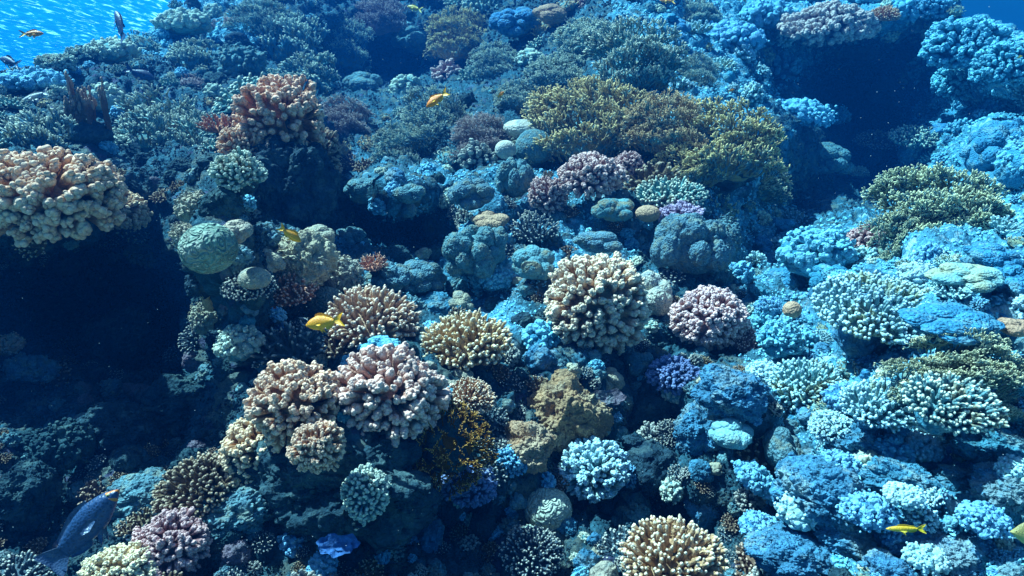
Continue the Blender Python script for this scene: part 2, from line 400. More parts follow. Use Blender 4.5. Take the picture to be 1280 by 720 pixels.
disp = disp * (1 - .65 * smooth_mask.reshape(-1))
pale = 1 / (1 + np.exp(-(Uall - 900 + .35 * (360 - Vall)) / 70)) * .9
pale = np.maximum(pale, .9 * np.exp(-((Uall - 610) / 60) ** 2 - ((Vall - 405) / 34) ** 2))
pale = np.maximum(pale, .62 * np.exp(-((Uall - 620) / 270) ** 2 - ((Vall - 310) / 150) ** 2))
pale *= 1 - .9 * np.exp(-((Uall - 1050) / 125) ** 2 - ((Vall - 185) / 135) ** 2)  # shade of the eastern gully put into the reef colour
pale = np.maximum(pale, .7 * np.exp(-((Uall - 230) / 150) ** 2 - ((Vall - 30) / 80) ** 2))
pf = qf + nf * (disp * strf)[:, None]
R_, C_ = shape
i = np.arange(R_ - 1)[:, None] * C_; j = np.arange(C_ - 1)[None, :]
quads = np.stack([i + j, i + C_ + j, i + C_ + j + 1, i + j + 1], -1).reshape(-1, 4)
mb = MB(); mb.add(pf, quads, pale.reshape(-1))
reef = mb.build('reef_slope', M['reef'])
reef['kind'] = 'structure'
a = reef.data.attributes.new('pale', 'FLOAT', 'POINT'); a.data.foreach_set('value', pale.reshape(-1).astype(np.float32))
BVH = BVHTree.FromPolygons(pf.tolist(), quads.tolist())
def hit(px, py):
    d = at(px, py, 1.0); v = Vector(d)
    loc, nrm, _, _ = BVH.ray_cast(Vector((0, 0, 0)), v.normalized())
    if loc is None: return None, None, None
    if nrm.dot(v) > 0: nrm = -nrm
    return loc.dot(Vector(FW)), loc, nrm

def plain(name, v, f, m, kind='structure'):
    b = MB(); b.add(v, f); o = b.build(name, m); o['kind'] = kind; return o
# sand far below, water surface far above, the water itself
sand = coral_mat('sand', (.42, .40, .34), (.34, .33, .29), None, bscale=30, bkind='rock', bstr=.5)
g = np.linspace(-30, 30, 61)
X, Y = np.meshgrid(g, g); Z = -2.9 + .12 * fbm(np.stack([X.ravel() * .4, Y.ravel() * .4, X.ravel() * 0], 1), 3, 3).reshape(X.shape)
i = np.arange(60)[:, None] * 61; j = np.arange(60)[None, :]
gq = np.stack([i + j, i + j + 1, i + 62 + j, i + 61 + j], -1).reshape(-1, 4)
plain('sand_bed', np.stack([X, Y, Z], -1).reshape(-1, 3), gq, sand)
def water_material():
    m = bpy.data.materials.new('water_surface'); m.use_nodes = True; nt = m.node_tree; N = nt.nodes; L = nt.links
    N.remove(N['Principled BSDF']); out = N['Material Output']
    geo = N.new('ShaderNodeNewGeometry')
    mp = N.new('ShaderNodeMapping'); mp.inputs['Rotation'].default_value = (0, 0, math.radians(35)); mp.inputs['Scale'].default_value = (5.5, 1.5, 1); L.new(geo.outputs['Position'], mp.inputs[0])
    n = N.new('ShaderNodeTexNoise'); n.inputs['Scale'].default_value = 1.6; n.inputs['Detail'].default_value = 4; n.inputs['Roughness'].default_value = .65; n.inputs['Distortion'].default_value = .6; L.new(mp.outputs[0], n.inputs['Vector'])
    r = N.new('ShaderNodeMapRange'); r.inputs[1].default_value = .42; r.inputs[2].default_value = .68; r.inputs[3].default_value = .50; r.inputs[4].default_value = 1.0; L.new(n.outputs[0], r.inputs[0])
    # Snell's window: light comes through within about 48 degrees of straight up, beyond that painted bright and dark colours stand in for the mirrored water
    dot = N.new('ShaderNodeVectorMath'); dot.operation = 'DOT_PRODUCT'; L.new(geo.outputs['Incoming'], dot.inputs[0]); L.new(geo.outputs['Normal'], dot.inputs[1])
    ab = N.new('ShaderNodeMath'); ab.operation = 'ABSOLUTE'; L.new(dot.outputs['Value'], ab.inputs[0])
    win = N.new('ShaderNodeMapRange'); win.inputs[1].default_value = .60; win.inputs[2].default_value = .74; L.new(ab.outputs[0], win.inputs[0])
    vo = N.new('ShaderNodeTexVoronoi'); vo.feature = 'DISTANCE_TO_EDGE'; vo.inputs['Scale'].default_value = 3.2
    ns = N.new('ShaderNodeTexNoise'); ns.inputs['Scale'].default_value = 3; L.new(geo.outputs['Position'], ns.inputs[0])
    av = N.new('ShaderNodeVectorMath'); av.operation = 'MULTIPLY_ADD'; av.inputs[1].default_value = (.5, .5, .5); L.new(ns.outputs['Color'], av.inputs[0]); L.new(geo.outputs['Position'], av.inputs[2]); L.new(av.outputs[0], vo.inputs['Vector'])
    cr = N.new('ShaderNodeMapRange'); cr.inputs[1].default_value = 0; cr.inputs[2].default_value = .16; cr.inputs[3].default_value = 1.0; cr.inputs[4].default_value = .74; L.new(vo.outputs['Distance'], cr.inputs[0])
    cc = N.new('ShaderNodeMix'); cc.data_type = 'RGBA'; cc.inputs[6].default_value = (0, 0, 0, 1); cc.inputs[7].default_value = (.66, .88, 1, 1); L.new(cr.outputs[0], cc.inputs[0])  # caustic dapples and the water's blue filter painted into the transparent colour
    tr = N.new('ShaderNodeBsdfTransparent'); L.new(cc.outputs[2], tr.inputs[0])
    tl = N.new('ShaderNodeBsdfTranslucent')
    gl = N.new('ShaderNodeMapRange'); gl.inputs[1].default_value = .56; gl.inputs[2].default_value = .74; L.new(n.outputs[0], gl.inputs[0])
    gm = N.new('ShaderNodeMix'); gm.data_type = 'RGBA'; gm.inputs[6].default_value = (.006, .19, .44, 1); gm.inputs[7].default_value = (.65, .95, 1, 1); L.new(gl.outputs[0], gm.inputs[0]); L.new(gm.outputs[2], tl.inputs[0])  # bright streaks and glints painted into the translucent colour
    dk = N.new('ShaderNodeBsdfTranslucent'); dk.inputs[0].default_value = (.002, .035, .10, 1)
    m1 = N.new('ShaderNodeMixShader')
    sx = N.new('ShaderNodeSeparateXYZ'); L.new(geo.outputs['Position'], sx.inputs[0])   # bright cyan surface light is painted only behind the western crest
    ma = N.new('ShaderNodeMapRange'); ma.inputs[1].default_value = -3.0; ma.inputs[2].default_value = -6.0; L.new(sx.outputs[0], ma.inputs[0])
    mb_ = N.new('ShaderNodeMapRange'); mb_.inputs[1].default_value = 5.0; mb_.inputs[2].default_value = 8.0; L.new(sx.outputs[1], mb_.inputs[0])
    mm = N.new('ShaderNodeMath'); mm.operation = 'MULTIPLY'; L.new(ma.outputs[0], mm.inputs[0]); L.new(mb_.outputs[0], mm.inputs[1])
    m2 = N.new('ShaderNodeMath'); m2.operation = 'MULTIPLY'; L.new(mm.outputs[0], m2.inputs[0]); L.new(r.outputs[0], m2.inputs[1]); L.new(m2.outputs[0], m1.inputs[0]); L.new(dk.outputs[0], m1.inputs[1]); L.new(tl.outputs[0], m1.inputs[2])
    mx = N.new('ShaderNodeMixShader'); L.new(win.outputs[0], mx.inputs[0]); L.new(m1.outputs[0], mx.inputs[1]); L.new(tr.outputs[0], mx.inputs[2])
    L.new(mx.outputs[0], out.inputs[0]); return m
g = np.linspace(-30, 30, 301)
X, Y = np.meshgrid(g, g); Z = 2.42 + .06 * fbm(np.stack([X.ravel() * 1.4, Y.ravel() * 1.4, X.ravel() * 0], 1), 3, 4).reshape(X.shape)
i = np.arange(300)[:, None] * 301; j = np.arange(300)[None, :]
gq = np.stack([i + j, i + j + 1, i + 302 + j, i + 301 + j], -1).reshape(-1, 4)
plain('water_surface', np.stack([X, Y, Z], -1).reshape(-1, 3), gq, water_material())
def haze():
    m = bpy.data.materials.new('haze'); m.use_nodes = True; nt = m.node_tree
    nt.nodes.remove(nt.nodes['Principled BSDF'])
    v = nt.nodes.new('ShaderNodeVolumePrincipled')
    v.inputs['Color'].default_value = HAZE_COL + (1,); v.inputs['Absorption Color'].default_value = HAZE_ABS + (1,)
    v.inputs['Density'].default_value = HAZE_DENS; v.inputs['Anisotropy'].default_value = .2
    nt.links.new(v.outputs[0], nt.nodes['Material Output'].inputs['Volume'])
    x, y0, y1, z0, z1 = 31, -31, 31, -4.0, 2.28
    V = [(sx, sy, sz) for sz in (z0, z1) for sy in (y0, y1) for sx in (-x, x)]
    F = [(0, 2, 3, 1), (4, 5, 7, 6), (0, 1, 5, 4), (2, 6, 7, 3), (0, 4, 6, 2), (1, 3, 7, 5)]
    b = MB(); b.add(V, F); o = b.build('haze', m, smooth=False); o['kind'] = 'stuff'
haze()
# ------------------------------------------------------------------ coral builders (unit size, z up, root at the base)
def rdir(rng, n, zmin=-1.0, zmax=1.0):
    z = rng.uniform(zmin, zmax, n); a = rng.uniform(0, 2 * np.pi, n); r = np.sqrt(1 - z * z)
    return np.stack([r * np.cos(a), r * np.sin(a), z], 1)
def fib(n, zmin=-.35, jitter=.0, rng=None):
    i = np.arange(n) + .5; z = 1 - i / n * (1 - zmin); a = i * 2.399963; r = np.sqrt(1 - z * z)
    d = np.stack([r * np.cos(a), r * np.sin(a), z], 1)
    if jitter: d = d + rng.normal(0, jitter, d.shape); d /= np.linalg.norm(d, axis=1)[:, None]
    return d
def unit(a): return a / (np.linalg.norm(a, axis=-1, keepdims=True) + 1e-9)
def lump(rng, k=4, amp=.22, f=1.3, wf=0, wa=0, sq=(1, 1, 1)):
    v, f_ = ico(k); s = int(rng.integers(1000)); q = v * f + rng.uniform(0, 50, 3)
    r = 1 + amp * fbm(q, 4, s)
    if wa: r = r + wa * (bumps(v * wf + rng.uniform(0, 50, 3), s) - .5)
    return v * r[:, None] * np.array(sq), f_
def base_rock(rng, sx=.78, z=-.35, back=.35, k=4):
    b = MB(); v, f = lump(rng, k, .35, 1.6, 3.2, .22, (sx, sx, .62)); b.add(v + np.array([0, back, z]), f)
    return b
ASP = np.array([1.0, 1.0, 1.0])
def b_cauli(rng, n=520, tip=.056, nub=8, nubr=.40, zmin=-.60, inner=.62, irregular=.10, k=1, holes=.0):
    """branches crowded on a dome, each ending in a knot of small knobs"""
    b = MB(); d = fib(n, zmin, .09, rng); s = int(rng.integers(999))
    core, cf = ico(3); core = core * (inner + .06) * ASP; core[:, 2] = np.maximum(core[:, 2], -.35); b.add(core, cf)
    R = 1 + irregular * fbm(d * 1.8 + 20, 3, s) * 2.2 - .05 + rng.normal(0, .025, n)
    if holes: keep = fbm(d * 2.2 + 9, 2, s + 5) > -.35 * (1 - holes); d, R = d[keep], R[keep]; n = len(d)
    up = unit(d + rng.normal(0, .16, d.shape) + np.array([0, 0, .12]))
    t = np.array([0, .3, .6, .8, .92, 1.0]); L = R - inner
    P0 = d * inner
    Pl = P0[:, None, :] + (d[:, None, :] * (1 - t[None, :, None]) + up[:, None, :] * t[None, :, None]) * (L[:, None] * t[None, :])[:, :, None]
    Pl = Pl * ASP
    tr = tip * rng.uniform(.7, 1.35, n)
    prof = np.array([.55, .62, .8, 1.0, .92, .55])
    b.tubes(Pl, tr[:, None] * prof[None, :] * rng.uniform(.92, 1.08, (n, 6)), 8, np.array([0, .1, .35, .7, .95, 1]), flat=rng.uniform(.75, 1.25, n))
    E = Pl[:, 4]; ed = unit(Pl[:, 5] - Pl[:, 3])
    o = rdir(rng, n * nub).reshape(n, nub, 3); o = unit(o + ed[:, None, :] * .75)
    C = E[:, None, :] + o * (tr[:, None, None] * rng.uniform(.62, .95, (n, nub, 1)))
    h = np.clip(np.sum(o * ed[:, None, :], -1), 0, 1)
    b.blobs(C.reshape(-1, 3), (tr[:, None] * nubr * rng.uniform(.75, 1.25, (n, nub))).reshape(-1), k, (.6 + .4 * h).reshape(-1))
    o = rdir(rng, n * 3).reshape(n, 3, 3); M_ = Pl[:, 2]
    C = M_[:, None, :] + unit(o) * tr[:, None, None] * .6
    b.blobs(C.reshape(-1, 3), np.repeat(tr * nubr * .8, 3), k, .35)
    st = MB(); v, f = lump(rng, 4, .3, 1.6, 3.2, .2, (.62, .62, .56)); st.add((v + np.array([0, .1, -.08])) * ASP, f)
    return b, st
def b_finger(rng, n=230, zmin=.02, dome=.6, ln=.34, r=.044, table=True, up=.5, k=7, knob=.16, fork=.35):
    """finger branches standing on a low dome or table"""
    b = MB(); d = fib(n, zmin, .05, rng)
    S = d * np.array([1, 1, dome])
    S = S * ASP; S *= (1 + .10 * fbm(d * 2 + 5, 2, int(rng.integers(99))))[:, None]
    D = unit(d * np.array([1, 1, .8]) + np.array([0, 0, up]) + rng.normal(0, .13, d.shape))
    Ln = ln * rng.uniform(.65, 1.2, n) * (.6 + .4 * d[:, 2])
    bend = rng.normal(0, .12, d.shape)
    def fingers(S, D, Ln, r0, bend):
        m = len(S); t = np.array([-.35, 0, .18, .36, .54, .70, .84, .94, 1.0])
        Pl = S[:, None] + D[:, None] * (Ln[:, None] * t)[:, :, None] + bend[:, None] * (Ln[:, None] * t ** 2)[:, :, None]
        rr = r0 * rng.uniform(.85, 1.2, m)[:, None] * np.array([1.2, 1.15, 1.1, 1.05, 1.0, .95, .9, .72, .4])[None, :] * (1 + knob * rng.uniform(-1, 1, (m, 9)))
        b.tubes(Pl, rr, k, np.array([0, 0, .05, .1, .2, .35, .7, 1, 1])); return Pl
    Pl = fingers(S, D, Ln, r, bend)
    for a_, lo in ((.2, 3), (.3, 4)):
        pick = rng.random(n) < fork
        S2 = Pl[pick, lo]; D2 = unit(D[pick] + rng.normal(0, .55, (pick.sum(), 3)))
        fingers(S2, D2, Ln[pick] * .5, r * .9, rng.normal(0, .1, S2.shape))
    # little side cups on each finger
    o = rdir(rng, n * 5).reshape(n, 5, 3); o = unit(o - D[:, None] * np.sum(o * D[:, None], -1, keepdims=True))
    ii = rng.integers(3, 7, (n, 5)); C = Pl[np.arange(n)[:, None], ii] + o * r * .95
    b.blobs(C.reshape(-1, 3), np.full(n * 5, r * .38), 0, .3)
    v, f = ico(3); q = v * np.array([.93, .93, dome * .72]); q[:, 2] = np.where(v[:, 2] < 0, q[:, 2] * .5, q[:, 2]); q = q * ASP; b.add(q * (1 + .05 * fbm(v * 4, 2, 1))[:, None] * .96, f)
    st = MB(); v, f = lump(rng, 4, .3, 1.5, 3, .2, (.42, .42, .6)); st.add(v + np.array([0, .15, -.42]), f)
    return b, st
def b_fire(rng, n0=120, gens=5, spread=.50, r=.020, zmin=-.35, flat=1.0, core_s=.78, upb=.35, sc=(1, 1, 1), planes=0, tipr=.75, k=5):
    """dichotomous thicket: stems fork again and again towards a rounded outline, pale at the tips"""
    b = MB(); d = fib(n0, zmin, .12, rng)
    P0 = d * np.array([.80, .80, .60]) * ASP * rng.uniform(.8, 1.06, (n0, 1)); D = unit(d * np.array([.6, .6, .35]) + np.array([0, -.1, upb + .3]) + rng.normal(0, .24, d.shape))
    core, cf = lump(rng, 3, .3, 1.5, 0, 0, (core_s, core_s, core_s * .7)); b.add(core * ASP * .97, cf)
    if planes:
        pa = rng.integers(planes, size=n0) * np.pi / planes + .3; nrm = np.stack([np.cos(pa), np.sin(pa), 0 * pa], 1)
        D = unit(D - nrm * np.sum(D * nrm, 1, keepdims=True) * .8)
    side = unit(np.cross(D, rdir(rng, n0)))
    lens = [.10, .10, .09, .075, .065, .05][:gens]
    rad = r
    for g_ in range(gens):
        m = len(P0); L = lens[g_] * rng.uniform(.75, 1.25, m)
        P1 = P0 + D * L[:, None]
        mid = (P0 + P1) / 2 + rng.normal(0, .012, P0.shape)
        last = g_ == gens - 1
        tp = (g_ / (gens - .0)) ** 1.5
        t0, t1 = tp * .8, (1.0 if last else ((g_ + 1) / gens) ** 1.5 * .8)
        b.tubes(np.stack([P0 - D * .01, mid, P1, P1 + D * rad * .7], 1), np.stack([np.full(m, rad * 1.1), np.full(m, rad), np.full(m, rad * (.95 if not last else tipr)), np.full(m, rad * .5)], 1) * rng.uniform(.85, 1.15, (m, 1)), k, np.array([t0, (t0 + t1) / 2, t1, t1]))
        if last: break
        side = unit(side - D * np.sum(side * D, 1, keepdims=True) + rng.normal(0, .35 * flat, side.shape))
        side = unit(side - D * np.sum(side * D, 1, keepdims=True))
        a_ = spread * rng.uniform(.7, 1.3, (m, 1))
        outw = unit(P1 + np.array([0, 0, .25]))
        A = unit(D * np.cos(a_) + side * np.sin(a_) + outw * .22); B_ = unit(D * np.cos(a_) - side * np.sin(a_) + outw * .22)
        keepA = rng.random(m) < .96; keepB = rng.random(m) < (.86 if g_ < gens - 2 else .8)
        P0 = np.concatenate([P1[keepA], P1[keepB]]); D = np.concatenate([A[keepA], B_[keepB]]); side = np.concatenate([side[keepA], side[keepB]])
        rad *= .93
    V = b
    v, f = lump(rng, 3, .3, 1.5, 0, 0, (.66, .66, .55)); st = MB(); st.add((v + np.array([0, .08, -.10])) * ASP, f)
    return V, st
def b_fans(rng, layers=4, n=24, r=.016, gens=6, h=1.0, wob=.16, lean=-.12):
    """lace: thin upright fans standing one behind the other, each forking in its own plane"""
    b = MB(); L0 = np.array([.17, .15, .13, .11, .09, .07])[:gens] * h
    for q in range(layers):
        yb = -.55 + q * 1.1 / max(1, layers - 1); zb = -.62 + q * .62 / layers
        yaw = rng.uniform(-.45, .45); ex = np.array([math.cos(yaw), math.sin(yaw), 0]); ey = np.array([-math.sin(yaw), math.cos(yaw), 0])
        x = np.linspace(-.72, .72, n) + rng.normal(0, .03, n)
        P0 = x[:, None] * ex + np.array([0, yb, zb]) + ey * (.12 * np.sin(x * 5 + q * 2))[:, None]
        P0[:, 2] -= .22 * x ** 2
        P0 = P0 * ASP
        ang = x * .95 + rng.normal(0, .18, n)
        D = np.sin(ang)[:, None] * ex + np.cos(ang)[:, None] * np.array([0, lean, 1]); D = unit(D)
        sc = rng.uniform(.75, 1.15) * (1 - .35 * (x / .75) ** 2); rad = r
        for g_ in range(gens):
            m = len(P0); Ln = L0[g_] * sc * rng.uniform(.7, 1.3, m) * (.5 + .5 * ASP[2])
            P1 = P0 + D * Ln[:, None]; mid = (P0 + P1) / 2 + rng.normal(0, .010, P0.shape)
            last = g_ == gens - 1; t0 = (g_ / gens) ** 1.6 * .8; t1 = 1.0 if last else ((g_ + 1) / gens) ** 1.6 * .8
            b.tubes(np.stack([P0 - D * .01, mid, P1, P1 + D * rad * .7], 1), np.stack([np.full(m, rad * 1.15), np.full(m, rad), np.full(m, rad * (.95 if not last else .85)), np.full(m, rad * .5)], 1) * rng.uniform(.8, 1.25, (m, 1)), 5, np.array([t0, (t0 + t1) / 2, t1, t1]))
            if last: break
            a_ = .48 * rng.uniform(.5, 1.4, m); px_ = np.cross(D, ey + rng.normal(0, .15, (m, 3))); px_ = unit(px_)
            A = unit(D * np.cos(a_)[:, None] + px_ * np.sin(a_)[:, None] + rng.normal(0, wob, (m, 3)) * .6 + np.array([0, 0, .1]))
            B_ = unit(D * np.cos(a_)[:, None] - px_ * np.sin(a_)[:, None] + rng.normal(0, wob, (m, 3)) * .6 + np.array([0, 0, .1]))
            kA = rng.random(m) < .93; kB = rng.random(m) < (.85, .7, .62, .62, .7, .7)[g_]
            P0 = np.concatenate([P1[kA], P1[kB]]); D = np.concatenate([A[kA], B_[kB]]); sc = np.concatenate([sc[kA], sc[kB]]); rad *= .95
    v, f = lump(rng, 4, .35, 1.5, 3, .2, (.72, .55, .34)); b.add((v + np.array([0, .12, -.62])) * ASP, f)
    st = MB(); v, f = lump(rng, 4, .35, 1.5, 3, .2, (.62, .5, .4)); st.add((v + np.array([0, .15, -.85])) * ASP, f)
    return b, st
def b_blades(rng, n=7):
    """upright wavy plates with knobbly rims, side by side"""
    b = MB()
    for q in range(n):
        nu, nv = 26, 26; u = np.linspace(-1, 1, nu); v = np.linspace(0, 1, nv); Ug, Vg = np.meshgrid(u, v)
        w = rng.uniform(.16, .34); H = rng.uniform(.8, 1.7); ang = rng.uniform(-1.2, 1.2); cx, cy = rng.uniform(-.8, .8), rng.uniform(-.35, .35)
        s = int(rng.integers(999))
        top = H * (1 - .35 * Ug ** 2) * (1 + .22 * vnoise(np.stack([Ug.ravel() * 5 + q * 9, Ug.ravel() * 0, Ug.ravel() * 0], 1), s).reshape(Ug.shape))
        x = Ug * w * (.55 + .55 * Vg); z = Vg * top - .2
        y = .07 * np.sin(Ug * 3 + q + 2 * Vg); th = (.055 * (1 - .35 * Vg)) * np.sqrt(np.clip(1 - np.abs(Ug) ** 3, 0, 1)) * np.sqrt(np.clip(1 - Vg ** 8, 0, 1))
        nz = fbm(np.stack([x.ravel() * 7, z.ravel() * 5, Ug.ravel() * 0 + q], 1), 3, s).reshape(Ug.shape)
        for sgn in (1, -1):
            yy = y + sgn * (th * (1 + 1.1 * nz) + .0005)
            X = x * math.cos(ang) - yy * math.sin(ang) + cx; Y = x * math.sin(ang) + yy * math.cos(ang) + cy
            i = np.arange(nv - 1)[:, None] * nu; j = np.arange(nu - 1)[None, :]
            qd = np.stack([i + j, i + j + 1, i + nu + j + 1, i + nu + j], -1).reshape(-1, 4)
            if sgn > 0: qd = qd[:, ::-1]
            b.add(np.stack([X, Y, z], -1).reshape(-1, 3), qd, Vg.reshape(-1) ** 3)
        e = np.linspace(-1, 1, 11); ti = np.interp(e, u, top[0])
        X = e * w * 1.1 * math.cos(ang) - .07 * np.sin(e * 3 + q + 2) * math.sin(ang) + cx; Y = e * w * 1.1 * math.sin(ang) + .07 * np.sin(e * 3 + q + 2) * math.cos(ang) + cy
        b.blobs(np.stack([X, Y, ti - .2], 1), rng.uniform(.035, .075, 11), 1, .9, rough=.3, stretch=np.tile([[.8, .8, 1.5]], (11, 1)))
        m = 9; C = np.stack([rng.uniform(-w, w, m) * .8, np.zeros(m), rng.uniform(.3, .95, m) * H - .2], 1)
        X = C[:, 0] * math.cos(ang) + cx; Y = C[:, 0] * math.sin(ang) + cy - .05
        b.blobs(np.stack([X, Y, C[:, 2]], 1), rng.uniform(.03, .06, m), 1, .7, rough=.3)
    v, f = lump(rng, 4, .3, 1.5, 3, .2, (.9, .55, .32)); st = MB(); st.add(v + np.array([0, .1, -.18]), f)
    return b, st
def b_lobes(rng, n=9, size=.45, k=4, amp=.14, wf=3.5, wa=.10, squash=.85, spread=.62, up=.0):
    """massive coral: round lobes grown into one mound"""
    b = MB(); d = fib(n, -.15, .18, rng); k2 = k + 1 if k > 3 else k
    v, f = lump(rng, k, .14, 1.4, 2.6, .1, (.72, .72, .62)); b.add(v, f)
    for q in range(n):
        s = size * rng.uniform(.65, 1.2)
        v, f = lump(rng, k2 if s > .3 else k, amp, 1.6, wf, wa, (1, 1, squash))
        v = v * (1 + .05 * (bumps(v * 8 + q * 3.3, q) - .5) + .02 * (bumps(v * 17 + q, q + 3) - .5))[:, None]
        b.add(v * s + d[q] * np.array([spread, spread, spread * .85]) + np.array([0, 0, up]), f)
    return b, None
def b_round(rng, amp=.07, wa=.05, k=5, wf=5):
    b = MB(); v, f = lump(rng, k, amp, 1.3, wf, wa, (1, 1, .92)); b.add(v * (1 + .03 * (bumps(v * 11 + 3, 5) - .5))[:, None], f); return b, None
def b_rock(rng, k=6, amp=.42, fine=.05):
    b = MB(); v, f = ico(k); s = int(rng.integers(999)); o = rng.uniform(0, 40, 3)
    w = v + .22 * np.stack([fbm(v * 2 + o, 3, s), fbm(v * 2 + o, 3, s + 1), fbm(v * 2 + o, 3, s + 2)], 1)
    r = 1 + amp * fbm(w * 1.5 + o, 4, s) + .20 * (bumps(w * 2.3 + o, s + 4) - .6) + .10 * (bumps(w * 5.5 + o, s + 5) - .5) + fine * (bumps(w * 12 + o, s + 6) - .5) + .035 * (bumps(w * 27 + o, s + 8) - .5) + .06 * fbm(w * 11, 4, s)
    V = v * r[:, None]; b.add(V, f)
    nn = int(len(v) * (.022 if k > 5 else .12)); pick = rng.integers(0, len(v), nn); c = V[pick]
    c = c[(fbm(c * 2.2 + o, 2, s + 20) > -.12)]
    b.blobs(c * 1.005, rng.uniform(.014, .05, len(c)) * (1 if k > 5 else 1.8), 1, .8, rough=.35, stretch=1 + .25 * rng.normal(0, 1, (len(c), 3)))
    return b, None
def b_knobs(rng, n=130, r=.12, k=2):
    """encrusting knobbly clump: rounded knobs of uneven size over a mound"""
    b = MB(); d = fib(n, -.2, .16, rng); R = .84 * (1 + .18 * fbm(d * 2 + 7, 3, int(rng.integers(99))))
    v, f = lump(rng, 4, .2, 1.6, 3, .2, (.8, .8, .7)); b.add(v * ASP, f)
    b.blobs(d * R[:, None] * np.array([1, 1, .9]) * ASP, r * rng.uniform(.55, 1.3, n), k, .8, rough=.22, stretch=1 + .2 * rng.normal(0, 1, (n, 3)))
    b.blobs(d * R[:, None] * 1.1 * ASP + rng.normal(0, .06, d.shape), r * .45 * rng.uniform(.55, 1.3, n), 1, 1.0, rough=.2)
    return b, None
def b_plate(rng):
    """thin ruffled cup-shaped plates"""
    b = MB()
    for q in range(3):
        nr, na = 12, 40; r = np.linspace(.05, 1, nr); a_ = np.arange(na) / na * 2 * np.pi; Rg, Ag = np.meshgrid(r, a_, indexing='ij')
        ruff = 1 + .10 * np.sin(Ag * 5 + q * 2) + .05 * np.sin(Ag * 11 + q)
        s = rng.uniform(.5, .75); cx, cy = ((-.35, 0), (.38, .05), (0, -.1))[q]
        for sg in (1, -1):
            X = Rg * np.cos(Ag) * ruff * s + cx; Y = Rg * np.sin(Ag) * ruff * s * .8 + cy; Z = .25 * Rg ** 2 + .05 * np.sin(Ag * 6 + q) * Rg + sg * .022 * np.sqrt(np.clip(1 - Rg ** 6, 0, 1)) + q * .06
            i = np.arange(nr - 1)[:, None] * na; j = np.arange(na)[None, :]; j2 = (j + 1) % na
            qd = np.stack([i + j, i + na + j, i + na + j2, i + j2], -1).reshape(-1, 4)
            if sg < 0: qd = qd[:, ::-1]
            b.add(np.stack([X, Y, Z], -1).reshape(-1, 3), qd, Rg.reshape(-1))
    return b, None
# kind -> builder, plain name, category, material of the base
KINDS = {
 'cauli': (lambda r: b_cauli(r), 'cauliflower_coral', 'coral'),
 'chunky': (lambda r: b_cauli(r, 300, .070, 7, .45, -.5, .55, .14), 'cauliflower_coral', 'coral'),
 'chunkyfine': (lambda r: b_cauli(r, 330, .064, 8, .42, -.45, .58, .18), 'cauliflower_coral', 'coral'),
 'long': (lambda r: b_cauli(r, 270, .070, 8, .42, -.45, .5, .16), 'cauliflower_coral', 'coral'),
 'finger': (lambda r: b_finger(r), 'finger_coral', 'coral'),
 'table': (lambda r: b_finger(r, 520, .0, .42, .15, .026, up=.8, fork=.3), 'table_coral', 'coral'),
 'stag': (lambda r: b_finger(r, 60, .1, .4, .75, .05, up=.3, fork=.8), 'staghorn_coral', 'coral'),
 'firetall': (lambda r: b_fans(r, 4, 14, .030, 5, 1.35), 'fire_coral', 'coral'),
 'fire': (lambda r: b_fans(r, 4, 20, .018, 6, 1.15), 'fire_coral', 'coral'),
 'firefine': (lambda r: b_fans(r, 5, 24, .0135, 6, 1.1), 'fire_coral', 'coral'),
 'firedense': (lambda r: b_fans(r, 6, 26, .0145, 6, 1.1), 'fire_coral', 'coral'),
 'firelace': (lambda r: b_fire(r, 120, 5, .42, .016, zmin=-.5, upb=.0, planes=2, core_s=.6), 'lace_coral', 'coral'),
 'blades': (lambda r: b_blades(r), 'blade_coral', 'coral'),
 'lobes': (lambda r: b_lobes(r), 'lobe_coral', 'coral'),
 'lobesmany': (lambda r: b_lobes(r, 20, .33, 4, .16, 4, .14, .8, .75), 'lobe_coral', 'coral'),
 'column': (lambda r: b_lobes(r, 24, .27, 4, .18, 3.5, .16, 1.3, .78), 'lobe_coral', 'coral'),
 'round': (lambda r: b_round(r), 'boulder_coral', 'coral'),
 'brain': (lambda r: b_round(r, .09, .05), 'brain_coral', 'coral'),
 'rock': (lambda r: b_rock(r), 'reef_rock', 'rock'),
 'knobs': (lambda r: b_knobs(r), 'knob_coral', 'coral'),
 'plate': (lambda r: b_plate(r), 'plate_sponge', 'sponge'),
}
def root_at(name, loc, rot, scale, label, cat, group=None):
    o = bpy.data.objects.new(name, None); COL.objects.link(o); o.empty_display_size = .02
    o.location = loc; o.rotation_euler = rot; o.scale = scale
    o['label'] = label; o['category'] = cat
    if group: o['group'] = group
    return o
HERO = []
